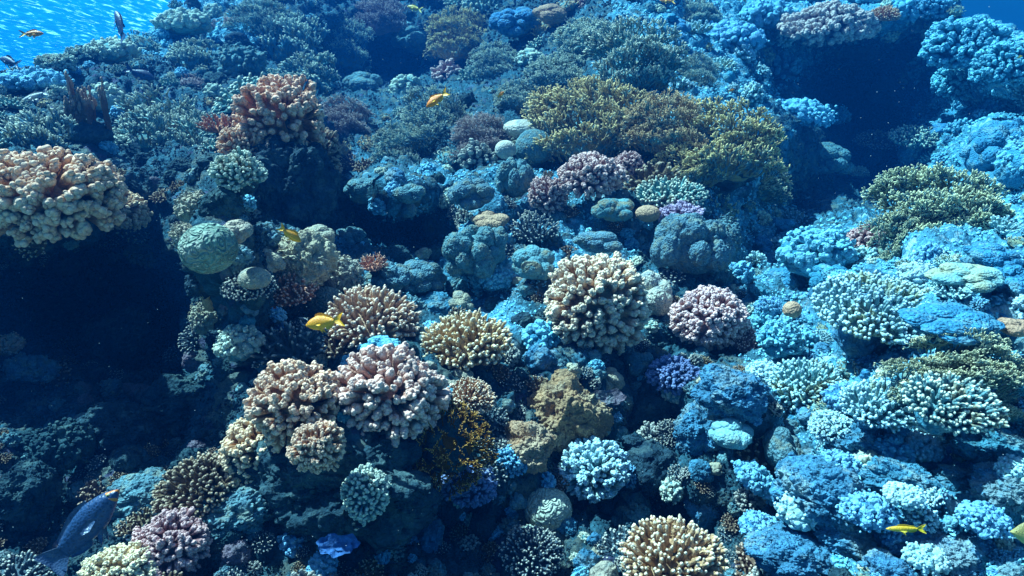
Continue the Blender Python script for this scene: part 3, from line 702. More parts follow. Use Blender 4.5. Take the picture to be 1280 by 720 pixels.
def place(kind, px, py, rx, ry, mat, label, tilt=(0.30, 0.0), emb=.35, basemat=None, group=None, seed=None, dd=0.0, ref=None, depth=1.0, spin=None):
    rng = np.random.default_rng(seed if seed is not None else int(px * 7 + py * 13))
    fn, name, cat = KINDS[kind]
    d0 = hit(px, min(py + .55 * ry, 900))[0]; d1 = hit(px, py)[0]
    if d0 is None: d0 = d1 or 4.0
    if d1 is None: d1 = d0
    d0 = min(d0, d1 + .25) if d0 > d1 else .6 * d0 + .4 * d1
    d = d0 + dd
    sx, sz = rx * d / FPX, ry * d / FPX
    d -= emb * sx; sx, sz = rx * d / FPX, ry * d / FPX
    sy = .5 * (sx + sz) * depth
    C = Vector(at(px, py, d))
    global ASP
    uni = kind in ('cauli', 'chunky', 'chunkyfine', 'long', 'finger', 'table', 'stag', 'fire', 'firefine', 'firedense', 'firelace', 'firetall', 'knobs')
    if uni: ASP = np.array([1, sy / sx, sz / sx]); low = .55 * sz / sx; sy = sz = sx
    else: ASP = np.ones(3); low = .55
    main, base = fn(rng); ASP = np.ones(3)
    rot = (tilt[0], tilt[1], 0.0)
    Rm = Matrix.Rotation(tilt[1], 3, 'Y') @ Matrix.Rotation(tilt[0], 3, 'X') if False else None
    from mathutils import Euler
    e = Euler(rot); up = e.to_matrix() @ Vector((0, 0, 1))
    C0 = C - up * low * sz
    if base is None:
        o = main.build(name, M[mat], None, shift=(0, 0, low)); o.location = C0; o.rotation_euler = rot; o.scale = (sx, sy, sz)
        o['label'] = label; o['category'] = cat
        if group: o['group'] = group
    else:
        o = root_at(name, C0, rot, (sx, sy, sz), label, cat, group)
        main.build('branches', M[mat], o, shift=(0, 0, low)); base.build('base', M[basemat or ('rockaqua' if px > 940 else 'rock')], o, shift=(0, 0, low))
    HERO.append((px, py, rx, ry, label, ref, d))
    return o
X_ = place
# --- centre
X_('cauli', 745, 382, 66, 66, 'cream', 'largest cream cauliflower coral, a full round head in the middle of the reef', (.55, -.1), dd=-.05, ref='the big round cream cauliflower coral')
X_('lobes', 812, 372, 27, 38, 'poriteswhite', 'white lumpy coral tucked behind the big round cream cauliflower coral', (.2, .1), dd=.05)
X_('cauli', 886, 398, 50, 38, 'lavender', 'lavender pink cauliflower coral on a dark rock east of the big cream one', (.35, -.1), dd=-.1, ref='the lavender pink cauliflower coral')
X_('finger', 930, 432, 22, 26, 'rose', 'small brownish rose coral clinging to the side of the lavender cauliflower coral', (.3, .5))
X_('long', 488, 494, 73, 54, 'pink', 'pale pink cauliflower coral with thick long knuckles above the dark rock', (.5, .1), dd=-.12, ref='the pale pink thick-knuckled cauliflower coral')
X_('chunky', 368, 506, 58, 50, 'tan', 'tan orange cauliflower coral touching the pale pink thick-knuckled one', (.5, -.25), dd=-.05, ref='the tan orange cauliflower coral')
X_('chunky', 326, 562, 50, 46, 'tan', 'peach cauliflower coral spilling downhill below the tan orange one', (.6, -.35), ref='the peach downhill cauliflower coral')
X_('finger', 465, 404, 50, 38, 'pink', 'pinkish finger coral thicket beside the largest yellow damselfish', (.45, .1), dd=-.02, ref='the pinkish finger coral thicket')
X_('finger', 584, 432, 49, 30, 'cream', 'flat cream finger coral growing on the pale sandy ledge', (.45, 0), dd=-.05, ref='the flat cream finger coral')
X_('long', 742, 588, 44, 37, 'paleaqua', 'pale aqua cauliflower coral with creamy centre above a dark hollow', (.5, 0), dd=-.05, ref='the pale aqua cauliflower coral')
X_('chunkyfine', 786, 594, 18, 20, 'aqua', 'little blue side clump leaning on the pale aqua cauliflower coral', (.4, .4))
X_('brain', 685, 636, 29, 28, 'brainpale', 'pale round brain coral with maze grooves beside the pale aqua cauliflower coral', (.3, 0), ref='the pale brain coral')
X_('finger', 840, 704, 56, 36, 'cream', 'large finger coral with brownish bases and pale tips along the bottom edge', (.5, 0), dd=-.1, ref='the big bottom finger coral')
X_('chunkyfine', 842, 470, 32, 20, 'bluepurple', 'blue purple knobbly clump in shade under the lavender cauliflower coral', (.4, 0), ref='the blue purple knobbly clump')
X_('rock', 706, 522, 48, 46, 'rocktan', 'tan brown pitted rock hump below the big cream cauliflower coral', (.2, 0), emb=.2, ref='the tan brown pitted rock')
X_('rock', 660, 560, 30, 26, 'rocktan', 'low mauve brown rock leaning against the tan pitted hump', (.2, 0), emb=.2)
X_('stag', 364, 442, 34, 30, 'darkfinger', 'dark slender fingered coral with lighter tips under the yellow damselfish', (.4, -.1), ref='the dark slender fingered coral')
X_('finger', 355, 367, 35, 24, 'orange', 'small orange knobbly finger coral on the pillar below the tan slab', (.4, 0), dd=-.12)
X_('knobs', 426, 344, 28, 26, 'poritespale', 'round lumpy tan head coral behind the small orange finger coral', (.3, 0), dd=-.1)
X_('brain', 408, 376, 22, 18, 'brainaqua', 'dull green brain coral with honeycomb ridges above the yellow damselfish', (.4, 0), dd=-.15)
X_('rock', 376, 325, 33, 32, 'rockslab', 'tan scaly rock slab tilted towards the sun above the pillar ledge', (.2, .3), emb=.1, dd=-.1, ref='the tan scaly slab')
X_('lobes', 398, 300, 26, 20, 'poritespale', 'pale knuckle of lobe coral touching the small yellow damselfish', (.2, 0), dd=-.1)
X_('lobesmany', 486, 350, 28, 24, 'porites', 'grey lobed coral at the front lip of the dark cave', (.3, 0), dd=-.1)
X_('lobesmany', 525, 350, 32, 26, 'porites', 'grey green lobed coral with knobs east of the cave lip', (.3, 0), dd=-.08)
X_('stag', 467, 334, 13, 17, 'tan', 'tiny tan antler coral standing at the cave lip', (.2, 0), dd=-.15)
X_('column', 555, 288, 22, 34, 'porites', 'tall stack of pale grey lobes east of the dark cave', (.1, -.1), ref='the tall grey lobe stack')
X_('column', 592, 318, 40, 38, 'porites', 'broad grey lobe coral next to the tall stack of lobes', (.2, 0), ref='the broad grey lobe coral')
X_('lobes', 610, 276, 24, 14, 'peach', 'sandy brown crusted ledge over the broad grey lobe coral', (.3, 0))
X_('lobes', 512, 244, 22, 16, 'porites', 'twin headed round coral at the roof of the dark cave', (.2, 0), dd=-.15)
X_('round', 511, 263, 10, 10, 'porites', 'single small ball coral hanging under the twin headed one', (.2, 0), dd=-.2)
X_('lobes', 455, 240, 26, 22, 'porites', 'blue grey lumpy coral between the orange knuckled head and the twin headed coral', (.3, 0), dd=-.1)
X_('lobesmany', 590, 245, 28, 27, 'porites', 'dark speckled dome coral below the branching fire coral bank', (.3, 0), dd=-.15, ref='the dark speckled dome coral')
X_('round', 656, 162, 26, 13, 'poriteswhite', 'bare pale dome capping the round coral stack', (.2, .1), dd=-.35, ref='the pale capped coral stack')
X_('round', 632, 187, 13, 12, 'poriteswhite', 'pale ball coral on the west shoulder of the capped stack', (.2, 0), dd=-.35)
X_('round', 668, 184, 24, 24, 'porites', 'greenish ridged ball coral under the bare pale dome', (.2, 0), dd=-.3)
X_('column', 643, 228, 24, 30, 'porites', 'dark upright lump carrying the capped coral stack', (.1, 0), dd=-.2)
X_('chunkyfine', 738, 222, 42, 28, 'rose', 'rose pink cauliflower coral below the long golden fire coral bank', (.45, 0), dd=-.2, ref='the rose pink cauliflower coral')
X_('chunkyfine', 783, 208, 22, 17, 'rose', 'smaller rose lobe joined to the east side of the rose pink cauliflower coral', (.4, 0), dd=-.15)
X_('chunkyfine', 684, 247, 24, 26, 'rose', 'dusky rose cauliflower coral one step downhill of the larger rose pink one', (.4, 0), dd=-.15)
X_('lobes', 666, 333, 29, 27, 'aquatan', 'aqua grey cushion coral alone on its ledge above the big cream head', (.2, 0), dd=-.1, ref='the aqua grey cushion coral')
X_('stag', 667, 293, 24, 18, 'darkfinger', 'dark bushy coral perched over the aqua grey cushion coral', (.3, 0), dd=-.08)
X_('lobes', 748, 304, 34, 17, 'porites', 'long grey ledge of lobes directly above the big cream cauliflower coral', (.2, 0), dd=-.15, ref='the long grey lobe ledge')
X_('lobes', 768, 264, 26, 19, 'aquatan', 'aqua speckled lobes between the rose pink coral and the long grey ledge', (.3, 0), dd=-.1)
X_('round', 810, 267, 15, 11, 'peach', 'smooth peach button coral beside the violet clump', (.2, 0), dd=-.2)
X_('chunkyfine', 850, 271, 30, 16, 'violet', 'violet pink clump coral on top of the big ribbed grey block', (.4, 0), dd=-.2, ref='the violet pink clump')
X_('finger', 838, 247, 38, 14, 'aquatan', 'aqua green low finger coral behind the violet pink clump', (.4, 0), dd=-.1)
X_('column', 862, 314, 50, 46, 'porites', 'big ribbed grey coral block hanging beneath the violet clump', (.1, .15), dd=-.15, ref='the big ribbed grey block')
X_('knobs', 905, 305, 20, 42, 'porites', 'shadowed knobbly flank of coral against the big ribbed grey block', (.1, .1))
X_('plate', 756, 498, 24, 14, 'rockmauve', 'dark flat disc beside the tan pitted hump', (.9, 0), dd=-.15)
X_('chunkyfine', 640, 575, 26, 17, 'aqua', 'aqua clump crusting the ledge below the flat cream finger coral', (.4, 0))
X_('chunkyfine', 590, 608, 34, 18, 'bluepurple', 'small bluish knobs at the foot of the brown lace coral', (.4, 0))
X_('finger', 665, 696, 34, 28, 'darkfinger', 'dark blue finger coral in deep shade below the pale brain coral', (.4, 0), dd=-.05)
X_('finger', 590, 497, 26, 17, 'cream', 'little yellowish finger fan beside the brown lace coral', (.5, .3), dd=-.12)
X_('firelace', 560, 560, 50, 54, 'brownlace', 'dark brown lace coral fan below the pale pink thick-knuckled coral', (.9, .5), dd=-.12, ref='the dark brown lace coral')
X_('rock', 425, 600, 105, 66, 'rock', 'large dark crusted rock carrying the pale pink thick-knuckled coral', (.1, 0), emb=.15, dd=.08, ref='the large dark crusted rock')
X_('chunky', 458, 618, 30, 38, 'aquatan', 'olive cream clump with blunt knobs on the dark crusted rock face', (.7, 0), dd=-.18, ref='the olive cream knobbed clump')
X_('chunky', 505, 600, 24, 28, 'porites', 'grey green soft clump in shade beside the olive cream knobbed clump', (.6, 0), dd=-.15)
X_('plate', 424, 681, 26, 18, 'spongeblue', 'bright blue ruffled plate at the foot of the dark crusted rock', (.85, 0), dd=-.22, ref='the blue ruffled plate')
X_('knobs', 300, 430, 30, 26, 'aquatan', 'aqua grey knobbly crust on the pillar beside the dark fingered coral', (.3, -.2), dd=-.05)
# --- pillar and left
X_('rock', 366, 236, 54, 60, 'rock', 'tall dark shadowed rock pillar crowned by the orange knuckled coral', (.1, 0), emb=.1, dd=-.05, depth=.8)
X_('chunkyfine', 402, 192, 22, 34, 'brown', 'shaded brown knobs curling down the lee edge of the pillar head', (.3, .6), dd=-.6)
X_('chunky', 352, 156, 54, 62, 'orange', 'orange knuckled coral head on top of the overhanging pillar', (.2, -.05), dd=-.45, ref='the orange knuckled pillar head', depth=1.1)
X_('chunkyfine', 302, 190, 28, 34, 'orange', 'smaller orange knuckles on the sunny shoulder of the pillar head', (.2, -.4), dd=-.4)
X_('chunkyfine', 300, 222, 30, 34, 'aquatan', 'bluish fine-knobbed coral coating the sunny edge of the pillar', (.2, -.4), dd=-.35)
X_('chunky', 412, 208, 14, 14, 'orange', 'lone orange knob cluster on the shaded flank of the pillar head', (.2, .3), dd=-.35)
X_('knobs', 243, 262, 24, 26, 'poritespale', 'pale round lobes bulging from the sunny edge of the pillar', (.2, -.3), dd=-.05)
X_('brain', 262, 310, 34, 34, 'brainaqua', 'large green brain coral ball halfway down the pillar', (.2, -.2), dd=-.15, ref='the green brain ball')
X_('knobs', 232, 298, 16, 24, 'poritespale', 'narrow pale knobs squeezed behind the green brain ball', (.2, -.4), dd=-.05)
X_('lobes', 296, 292, 18, 20, 'poritespale', 'small pale lobes on the shaded side of the green brain ball', (.2, .2), dd=-.1)
X_('round', 263, 368, 10, 24, 'peach', 'slim orange upright knob below the green brain ball', (.1, 0), dd=-.15)
X_('knobs', 256, 400, 18, 24, 'poritespale', 'pale crusted knobs under the slim orange upright knob', (.2, -.3), dd=-.05)
X_('round', 318, 348, 20, 14, 'poritespale', 'rounded tan knob at the waist of the pillar', (.3, 0), dd=-.15)
X_('finger', 312, 362, 30, 14, 'darkfinger', 'brown stubby fingers beneath the rounded tan knob', (.4, 0), dd=-.1)
X_('chunky', 66, 248, 92, 56, 'tan', 'huge orange tan cauliflower coral jutting over the dark western cavity', (.35, 0), dd=-.1, ref='the huge orange tan overhang coral', depth=1.1)
X_('chunky', 150, 262, 34, 24, 'tan', 'tan knuckles trailing off the rim of the huge overhang coral', (.5, .4), dd=-.05)
X_('knobs', 180, 320, 24, 10, 'brown', 'thin row of brown knobs inside the dark western cavity', (.6, .4), dd=-.4)
X_('firetall', 40, 168, 42, 40, 'fireaqua', 'low cluster of upright fire coral behind the huge overhang coral', (.1, -.1), dd=-.1)
X_('blades', 108, 160, 30, 52, 'brown', 'tall dark tipped blade corals in the western thicket', (.1, 0), dd=-.15, ref='the tall western blade corals')
X_('firetall', 188, 148, 40, 52, 'aquatan', 'broad upright fire coral with gold rims at the middle of the western thicket', (.1, .05), dd=-.1)
X_('firetall', 232, 160, 34, 50, 'aquatan', 'gold rimmed upright fire coral next to the orange pillar head', (.1, .1), dd=-.1)
X_('stag', 278, 163, 20, 20, 'orange', 'small orange antler coral touching the sunny side of the pillar head', (.1, 0), dd=-.2)
X_('knobs', 12, 432, 18, 16, 'tan', 'orange rimmed crust clump at the mouth of the western cavity', (.3, 0), dd=-.4)
X_('knobs', 40, 462, 34, 12, 'porites', 'low blue crust row at the mouth of the western cavity', (.3, .2), dd=-.35)
X_('chunkyfine', 212, 682, 50, 36, 'rose', 'rosy pink cauliflower coral near the spotted blue wrasse', (.5, -.1), dd=-.05, ref='the rosy pink bottom coral')
X_('finger', 248, 614, 46, 30, 'brown', 'dark brown table of small fingers uphill of the rosy pink bottom coral', (.6, -.3), dd=-.05)
X_('chunkyfine', 148, 712, 46, 20, 'cream', 'cream knobbed coral at the very bottom below the rosy pink one', (.5, 0), dd=-.1)
X_('rock', 280, 640, 60, 30, 'porites', 'grey blue crusted rock ridge between the rosy pink coral and the dark crusted rock', (.2, -.3), emb=.1)
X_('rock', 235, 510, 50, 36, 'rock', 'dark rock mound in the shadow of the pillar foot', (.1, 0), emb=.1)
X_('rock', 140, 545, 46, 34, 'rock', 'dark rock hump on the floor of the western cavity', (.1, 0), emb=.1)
X_('rock', 178, 620, 42, 24, 'porites', 'blue grey rock just ahead of the spotted blue wrasse snout', (.2, 0), emb=.1)
# --- top
X_('firefine', 740, 150, 86, 52, 'gold', 'long golden fire coral bank above the rose pink cauliflower coral', (.45, 0), dd=-.25, ref='the long golden fire coral bank', emb=.1)
X_('firefine', 832, 150, 52, 46, 'gold', 'second golden fire coral head adjoining the long bank', (.45, 0), dd=-.2, emb=.1)
X_('fire', 794, 74, 62, 50, 'fireaqua', 'bright aqua fire coral dome with gold tips high on the reef', (.5, 0), dd=-.3, ref='the bright aqua gold tipped dome', emb=.1)
X_('firefine', 740, 50, 48, 36, 'fireaqua', 'blue green fire coral rising behind the bright gold tipped dome', (.4, 0), dd=-.2, emb=.1)
X_('firefine', 700, 92, 44, 34, 'fireaqua', 'small blue fire coral wedged west of the bright gold tipped dome', (.4, 0), dd=-.2, emb=.1)
X_('firefine', 875, 92, 24, 34, 'fireaqua', 'narrow fire coral spur on the east shoulder of the bright gold tipped dome', (.4, .2), dd=-.15, emb=.1)
X_('fire', 918, 172, 66, 56, 'gold', 'yellow open latticed fire coral above the dark eastern gully', (.5, .1), dd=-.25, ref='the yellow latticed fire coral', emb=.1)
X_('fire', 862, 205, 42, 34, 'gold', 'lower golden fire coral skirt beneath the yellow latticed one', (.5, 0), dd=-.15, emb=.1)
X_('firefine', 955, 222, 36, 34, 'olive', 'olive fire coral sprays hanging into the dark eastern gully', (.6, .3), dd=-.1, emb=.1)
X_('firefine', 545, 150, 46, 44, 'fireaqua', 'blue green fire coral directly below the larger orange anthias', (.5, 0), dd=-.2, ref='the blue green fire coral bank', emb=.1)
X_('firefine', 602, 165, 32, 36, 'firepink', 'pinkish tipped fire coral beside the pale capped stack', (.5, .1), dd=-.2, emb=.1)
X_('firefine', 500, 180, 34, 40, 'fireaqua', 'shaded fire coral at the west end of the blue green bank', (.5, 0), dd=-.1, emb=.1)
X_('firefine', 430, 145, 34, 34, 'firepink', 'dusky pink tipped fire coral just east of the orange pillar head', (.4, 0), dd=-.2, emb=.1)
X_('firetall', 360, 42, 40, 44, 'fireaqua', 'hazy upright fire coral below the reef crest', (.2, 0), dd=-.2)
X_('firefine', 425, 45, 36, 44, 'fireaqua', 'hazy tan tipped fire coral facing the upper blue hollow', (.4, 0), dd=-.3, emb=.1)
X_('firefine', 575, 40, 42, 36, 'gold', 'gold tipped fire coral by the small orange fish near the top edge', (.4, 0), dd=-.4, emb=.1)
X_('firefine', 620, 75, 34, 34, 'fireaqua', 'pale blue fire coral hanging on the rim of the upper blue hollow', (.4, 0), dd=-.3, emb=.1)
X_('firefine', 645, 118, 28, 26, 'fireaqua', 'tiny blue fire coral above the pale capped stack', (.4, 0), dd=-.2, emb=.1)
X_('lobes', 688, 20, 22, 15, 'peach', 'flat cream crust high on the reef near the top edge', (.5, .2), dd=-.3)
X_('lobesmany', 645, 30, 34, 24, 'aqua', 'hazy blue lobes next to the flat cream crust', (.4, 0), dd=-.2)
X_('knobs', 230, 30, 36, 18, 'aquatan', 'sunlit crust of knobs along the upper reef crest', (.2, 0), dd=-.1)
X_('knobs', 140, 66, 34, 16, 'aquatan', 'sunlit knobs on the crest under the upright dark fish', (.2, 0), dd=-.05)
X_('knobs', 40, 104, 44, 14, 'aqua', 'low blue knobs where the crest meets open water', (.2, 0), dd=-.05)
X_('chunkyfine', 70, 80, 24, 12, 'aquatan', 'small crest clump behind the pale elongated fish', (.2, 0), dd=0)
# --- upper right
X_('chunkyfine', 1036, 32, 54, 22, 'firepink', 'pinkish flat topped coral over the dark eastern gully', (.5, 0), dd=-.4, ref='the pinkish flat topped coral')
X_('finger', 1105, 22, 16, 14, 'orange', 'small orange branched coral past the pinkish flat topped one', (.4, 0), dd=-.5)
X_('knobs', 1000, 142, 42, 16, 'aqua', 'blue white crust beside the yellow latticed fire coral', (.4, .1), dd=-.5)
X_('knobs', 915, 48, 42, 18, 'aqua', 'streaky blue crust between the gold tipped dome and the pinkish flat top', (.4, .1), dd=-.3)
X_('knobs', 1040, 145, 22, 14, 'aqua', 'detached blue lump over the dark eastern gully', (.4, .1), dd=-.5)
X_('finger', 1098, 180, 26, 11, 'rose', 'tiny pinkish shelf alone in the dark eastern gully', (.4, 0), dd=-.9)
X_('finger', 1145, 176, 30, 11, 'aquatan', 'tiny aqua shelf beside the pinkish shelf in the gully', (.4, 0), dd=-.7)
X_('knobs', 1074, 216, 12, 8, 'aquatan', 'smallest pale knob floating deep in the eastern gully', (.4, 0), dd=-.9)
X_('chunkyfine', 1205, 60, 50, 38, 'aqua', 'large blue coral with cream tips high above the gully', (.4, -.1), dd=-.3, ref='the large blue upper coral')
X_('chunkyfine', 1256, 85, 36, 34, 'aqua', 'blue coral mass behind the large one with cream tips', (.4, 0), dd=-.3)
X_('chunkyfine', 1200, 105, 34, 20, 'aqua', 'hanging lower edge of blue coral over the gully', (.6, 0), dd=-.3)
X_('lobesmany', 1236, 192, 30, 46, 'aqua', 'tall bright blue lobes rising from the eastern slope', (.2, .3), dd=-.1, ref='the tall bright blue lobes')
X_('knobs', 1275, 205, 26, 40, 'aqua', 'bright blue lobes cut by the frame behind the tall ones', (.2, .2), dd=-.1)
# --- right slope
X_('firedense', 1185, 262, 84, 54, 'olive', 'wide olive green bushy coral on the eastern slope', (.45, 0), dd=-.2, ref='the wide olive bushy coral', emb=.15)
X_('fire', 1130, 290, 34, 44, 'olive', 'olive coral with bright edges at the west end of the wide bush', (.4, -.2), dd=-.2, emb=.15)
X_('knobs', 1020, 318, 48, 36, 'aqua', 'bright blue mound of rounded knobs below the gully', (.3, -.1), dd=-.1, ref='the bright blue knob mound')
X_('lobesmany', 1038, 350, 26, 24, 'aqua', 'smaller blue lobes at the foot of the bright knob mound', (.3, 0), dd=-.1)
X_('lobes', 975, 284, 17, 13, 'aqua', 'isolated blue knob jutting into the gully mouth', (.3, 0), dd=-.2)
X_('chunkyfine', 1086, 302, 28, 20, 'rose', 'dusky red brown coral behind the bright blue knob mound', (.4, 0), dd=-.1)
X_('table', 1100, 388, 80, 40, 'paleaqua', 'broad pale blue table coral casting a dark shadow on the eastern slope', (.42, 0), dd=-.12, ref='the broad pale blue table coral')
X_('round', 990, 387, 11, 11, 'peach', 'single tan ball perched by the broad pale blue table', (.2, 0), dd=-.3)
X_('knobs', 975, 425, 28, 30, 'aqua', 'blue knobs under the single tan ball', (.3, 0), dd=-.1)
X_('lobesmany', 1208, 350, 44, 20, 'paleaqua', 'pale lobes in a row below the wide olive bush', (.3, 0), dd=-.15)
X_('lobesmany', 1185, 405, 60, 20, 'aqua', 'blue rounded ledge east of the broad pale table', (.3, 0), dd=-.1, ref='the blue rounded ledge')
X_('lobes', 1268, 410, 24, 14, 'peach', 'cream pink lobes at the end of the blue rounded ledge', (.3, 0), dd=-.15)
X_('lobesmany', 1262, 360, 24, 34, 'aqua', 'steep blue lobes above the cream pink ones', (.2, 0), dd=-.1)
X_('firedense', 1216, 452, 66, 34, 'olive', 'olive bushy coral in front of the blue rounded ledge', (.5, 0), dd=-.15, emb=.15, ref='the lower olive bush')
X_('fire', 1150, 474, 38, 26, 'olive', 'small bright edged olive coral at the shadow edge of the pale table', (.5, -.1), dd=-.15, emb=.15)
X_('finger', 1012, 486, 42, 28, 'paleaqua', 'cream and blue finger coral west of the table shadow', (.5, 0), dd=-.1, ref='the cream and blue finger coral')
X_('finger', 1190, 508, 54, 14, 'aquatan', 'long flat spray of fingers reaching east over a shaded hollow', (.6, .1), dd=-.2)
X_('finger', 1100, 510, 44, 16, 'paleaqua', 'low pale finger coral at the root of the long flat spray', (.5, 0), dd=-.1)
X_('knobs', 1060, 500, 30, 20, 'aqua', 'blue knobs wedged among the finger corals of the eastern slope', (.4, 0))
X_('rock', 915, 492, 40, 28, 'rockaqua', 'bright blue pitted rock top north of the lipped boulder', (.2, 0), emb=.1, ref='the bright blue pitted rock')
X_('rock', 878, 540, 34, 32, 'rockaqua', 'blue crumbly rock hump beside the lipped boulder', (.2, 0), emb=.1, dd=-.05)
X_('lobes', 912, 545, 28, 22, 'paleaqua', 'pale lipped boulder coral with an open mouth shape', (.2, 0), dd=-.15, ref='the pale lipped boulder')
X_('finger', 838, 545, 18, 18, 'darkfinger', 'dark little fingers over the hollow by the blue crumbly hump', (.5, -.4), dd=-.15)
X_('knobs', 945, 600, 34, 14, 'aqua', 'thin blue shelf descending below the lipped boulder', (.4, .5), dd=-.1)
X_('lobes', 975, 565, 24, 34, 'porites', 'shaded grey green boulder downhill of the bright pitted rock', (.2, 0), dd=-.05)
for q, (px, py, rx, ry, mt, lb) in enumerate([
 (1030, 620, 56, 40, 'rockaqua', 'large sunlit blue rubble mound lowest on the eastern slope'),
 (1075, 558, 34, 22, 'rockaqua', 'sunlit blue rock step below the finger corals'),
 (1120, 600, 40, 22, 'rockaqua', 'flat blue rock between the rubble mound and the yellow fish'),
 (1060, 672, 44, 26, 'rockaqua', 'shadow sided blue rock west of the lower yellow fish'),
 (1240, 560, 44, 24, 'rockaqua', 'blue white rock beyond the shaded hollow near the frame edge'),
 (1255, 615, 40, 26, 'rockaqua', 'pale blue boulder above the cut off butterflyfish'),
 (1180, 690, 52, 24, 'rockaqua', 'blue rock below the lower yellow fish'),
 (990, 695, 50, 26, 'rockaqua', 'blue rock hump by the big bottom finger coral'),
 (1110, 712, 30, 16, 'rockaqua', 'small pale rock knob at the bottom edge beneath the lower yellow fish'),
 (1200, 600, 26, 14, 'rockaqua', 'small dull blue stone on the sandy slope')]):
    X_('rock', px, py, rx, ry, mt, lb, (.1, .2), emb=.1)
X_('chunkyfine', 395, 560, 34, 30, 'tan', 'tan knobs hanging between the peach downhill coral and the dark crusted rock', (.7, 0), dd=-.1)
for q, (px, py, rx, ry, kd, mt, lb) in enumerate([
 (1050, 590, 34, 24, 'knobs', 'aqua', 'blue knobbly crust topping the large rubble mound'),
 (1000, 640, 30, 26, 'knobs', 'paleaqua', 'pale knobs on the shaded side of the large rubble mound'),
 (1085, 640, 36, 22, 'knobs', 'aqua', 'blue knobs in front of the flat blue rock'),
 (1150, 560, 30, 18, 'knobs', 'paleaqua', 'pale crust knobs bordering the shaded eastern hollow'),
 (1130, 620, 28, 12, 'knobs', 'paleaqua', 'pale low knobs straight above the lower yellow fish'),
 (1270, 590, 26, 18, 'knobs', 'paleaqua', 'pale nodules on the rock above the cut off butterflyfish'),
 (1230, 650, 34, 18, 'knobs', 'aqua', 'blue nodules between the lower yellow fish and the butterflyfish'),
 (1160, 700, 30, 14, 'knobs', 'paleaqua', 'pale knobs at the bottom edge beneath the lower yellow fish'),
 (950, 660, 28, 18, 'knobs', 'aqua', 'blue knobs behind the big bottom finger coral'),
 (1040, 535, 30, 18, 'cauli', 'paleaqua', 'pale cauliflower coral under the cream and blue finger coral'),
 (955, 470, 24, 20, 'knobs', 'paleaqua', 'pale knobs north east of the bright blue pitted rock'),
 (1240, 325, 36, 22, 'lobesmany', 'aqua', 'blue lobes on the lower fringe of the wide olive bush'),
 (1060, 355, 26, 16, 'knobs', 'aqua', 'blue knobs squeezed between the bright mound and the broad table'),
 (1150, 345, 28, 16, 'knobs', 'paleaqua', 'pale knobs at the upper rim of the broad pale table'),
 (960, 385, 18, 16, 'knobs', 'aqua', 'blue knobs west of the single tan ball'),
 (1250, 510, 30, 18, 'firedense', 'olive', 'olive fringe under the lower olive bush'),
 (330, 300, 26, 24, 'knobs', 'porites', 'grey knobs in the shade between the pillar and the small yellow damselfish'),
 (440, 300, 22, 18, 'lobesmany', 'porites', 'grey lobes at the west jamb of the dark cave'),
 (560, 250, 20, 14, 'knobs', 'aquatan', 'aqua knobs between the twin headed coral and the dark speckled dome'),
 (620, 350, 22, 18, 'knobs', 'aqua', 'blue grey knobs beneath the broad grey lobe coral'),
 (545, 385, 30, 14, 'rock', 'rockaqua', 'small blue rock lying at the back of the sandy ledge')]):
    X_(kd, px, py, rx, ry, mt, lb, (.3, .1), emb=.2, dd=-.05)
for q, (px, py, rx, ry, kd, mt, lb) in enumerate([
 (320, 20, 34, 30, 'firefine', 'fireaqua', 'dim fire coral at the very top edge west of the upper blue hollow'),
 (385, 92, 36, 26, 'firetall', 'fireaqua', 'dim fire coral thicket straight above the orange pillar head'),
 (470, 20, 36, 24, 'firefine', 'firepink', 'dim pinkish fire coral on the ceiling of the upper blue hollow'),
 (300, 80, 36, 24, 'knobs', 'porites', 'dim crusted hump behind the orange pillar head'),
 (455, 105, 24, 18, 'lobes', 'porites', 'round dim lump between the dusky pink fire coral and the blue hollow'),
 (520, 50, 30, 26, 'lobesmany', 'porites', 'dim blue lobes deep inside the upper blue hollow'),
 (240, 70, 34, 20, 'firetall', 'fireaqua', 'hazy fire coral tips behind the western thicket'),
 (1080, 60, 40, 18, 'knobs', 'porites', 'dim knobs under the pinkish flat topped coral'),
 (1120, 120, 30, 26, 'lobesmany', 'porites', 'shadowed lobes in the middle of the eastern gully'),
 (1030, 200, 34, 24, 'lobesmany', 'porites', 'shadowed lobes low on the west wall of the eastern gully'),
 (960, 20, 36, 18, 'knobs', 'aqua', 'hazy blue knobs at the top edge west of the pinkish flat topped coral'),
 (1160, 10, 30, 16, 'chunkyfine', 'aqua', 'hazy blue clump at the top edge west of the large blue upper coral'),
 (870, 20, 34, 18, 'firefine', 'fireaqua', 'hazy fire coral at the top edge beyond the gold tipped dome'),
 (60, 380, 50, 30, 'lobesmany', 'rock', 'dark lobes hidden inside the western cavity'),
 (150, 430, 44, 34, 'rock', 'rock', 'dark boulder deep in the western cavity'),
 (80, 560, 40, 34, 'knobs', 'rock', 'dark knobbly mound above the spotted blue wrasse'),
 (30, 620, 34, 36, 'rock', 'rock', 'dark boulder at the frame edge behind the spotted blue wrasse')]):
    X_(kd, px, py, rx, ry, mt, lb, (.4, .0), emb=.15, dd=-.15)
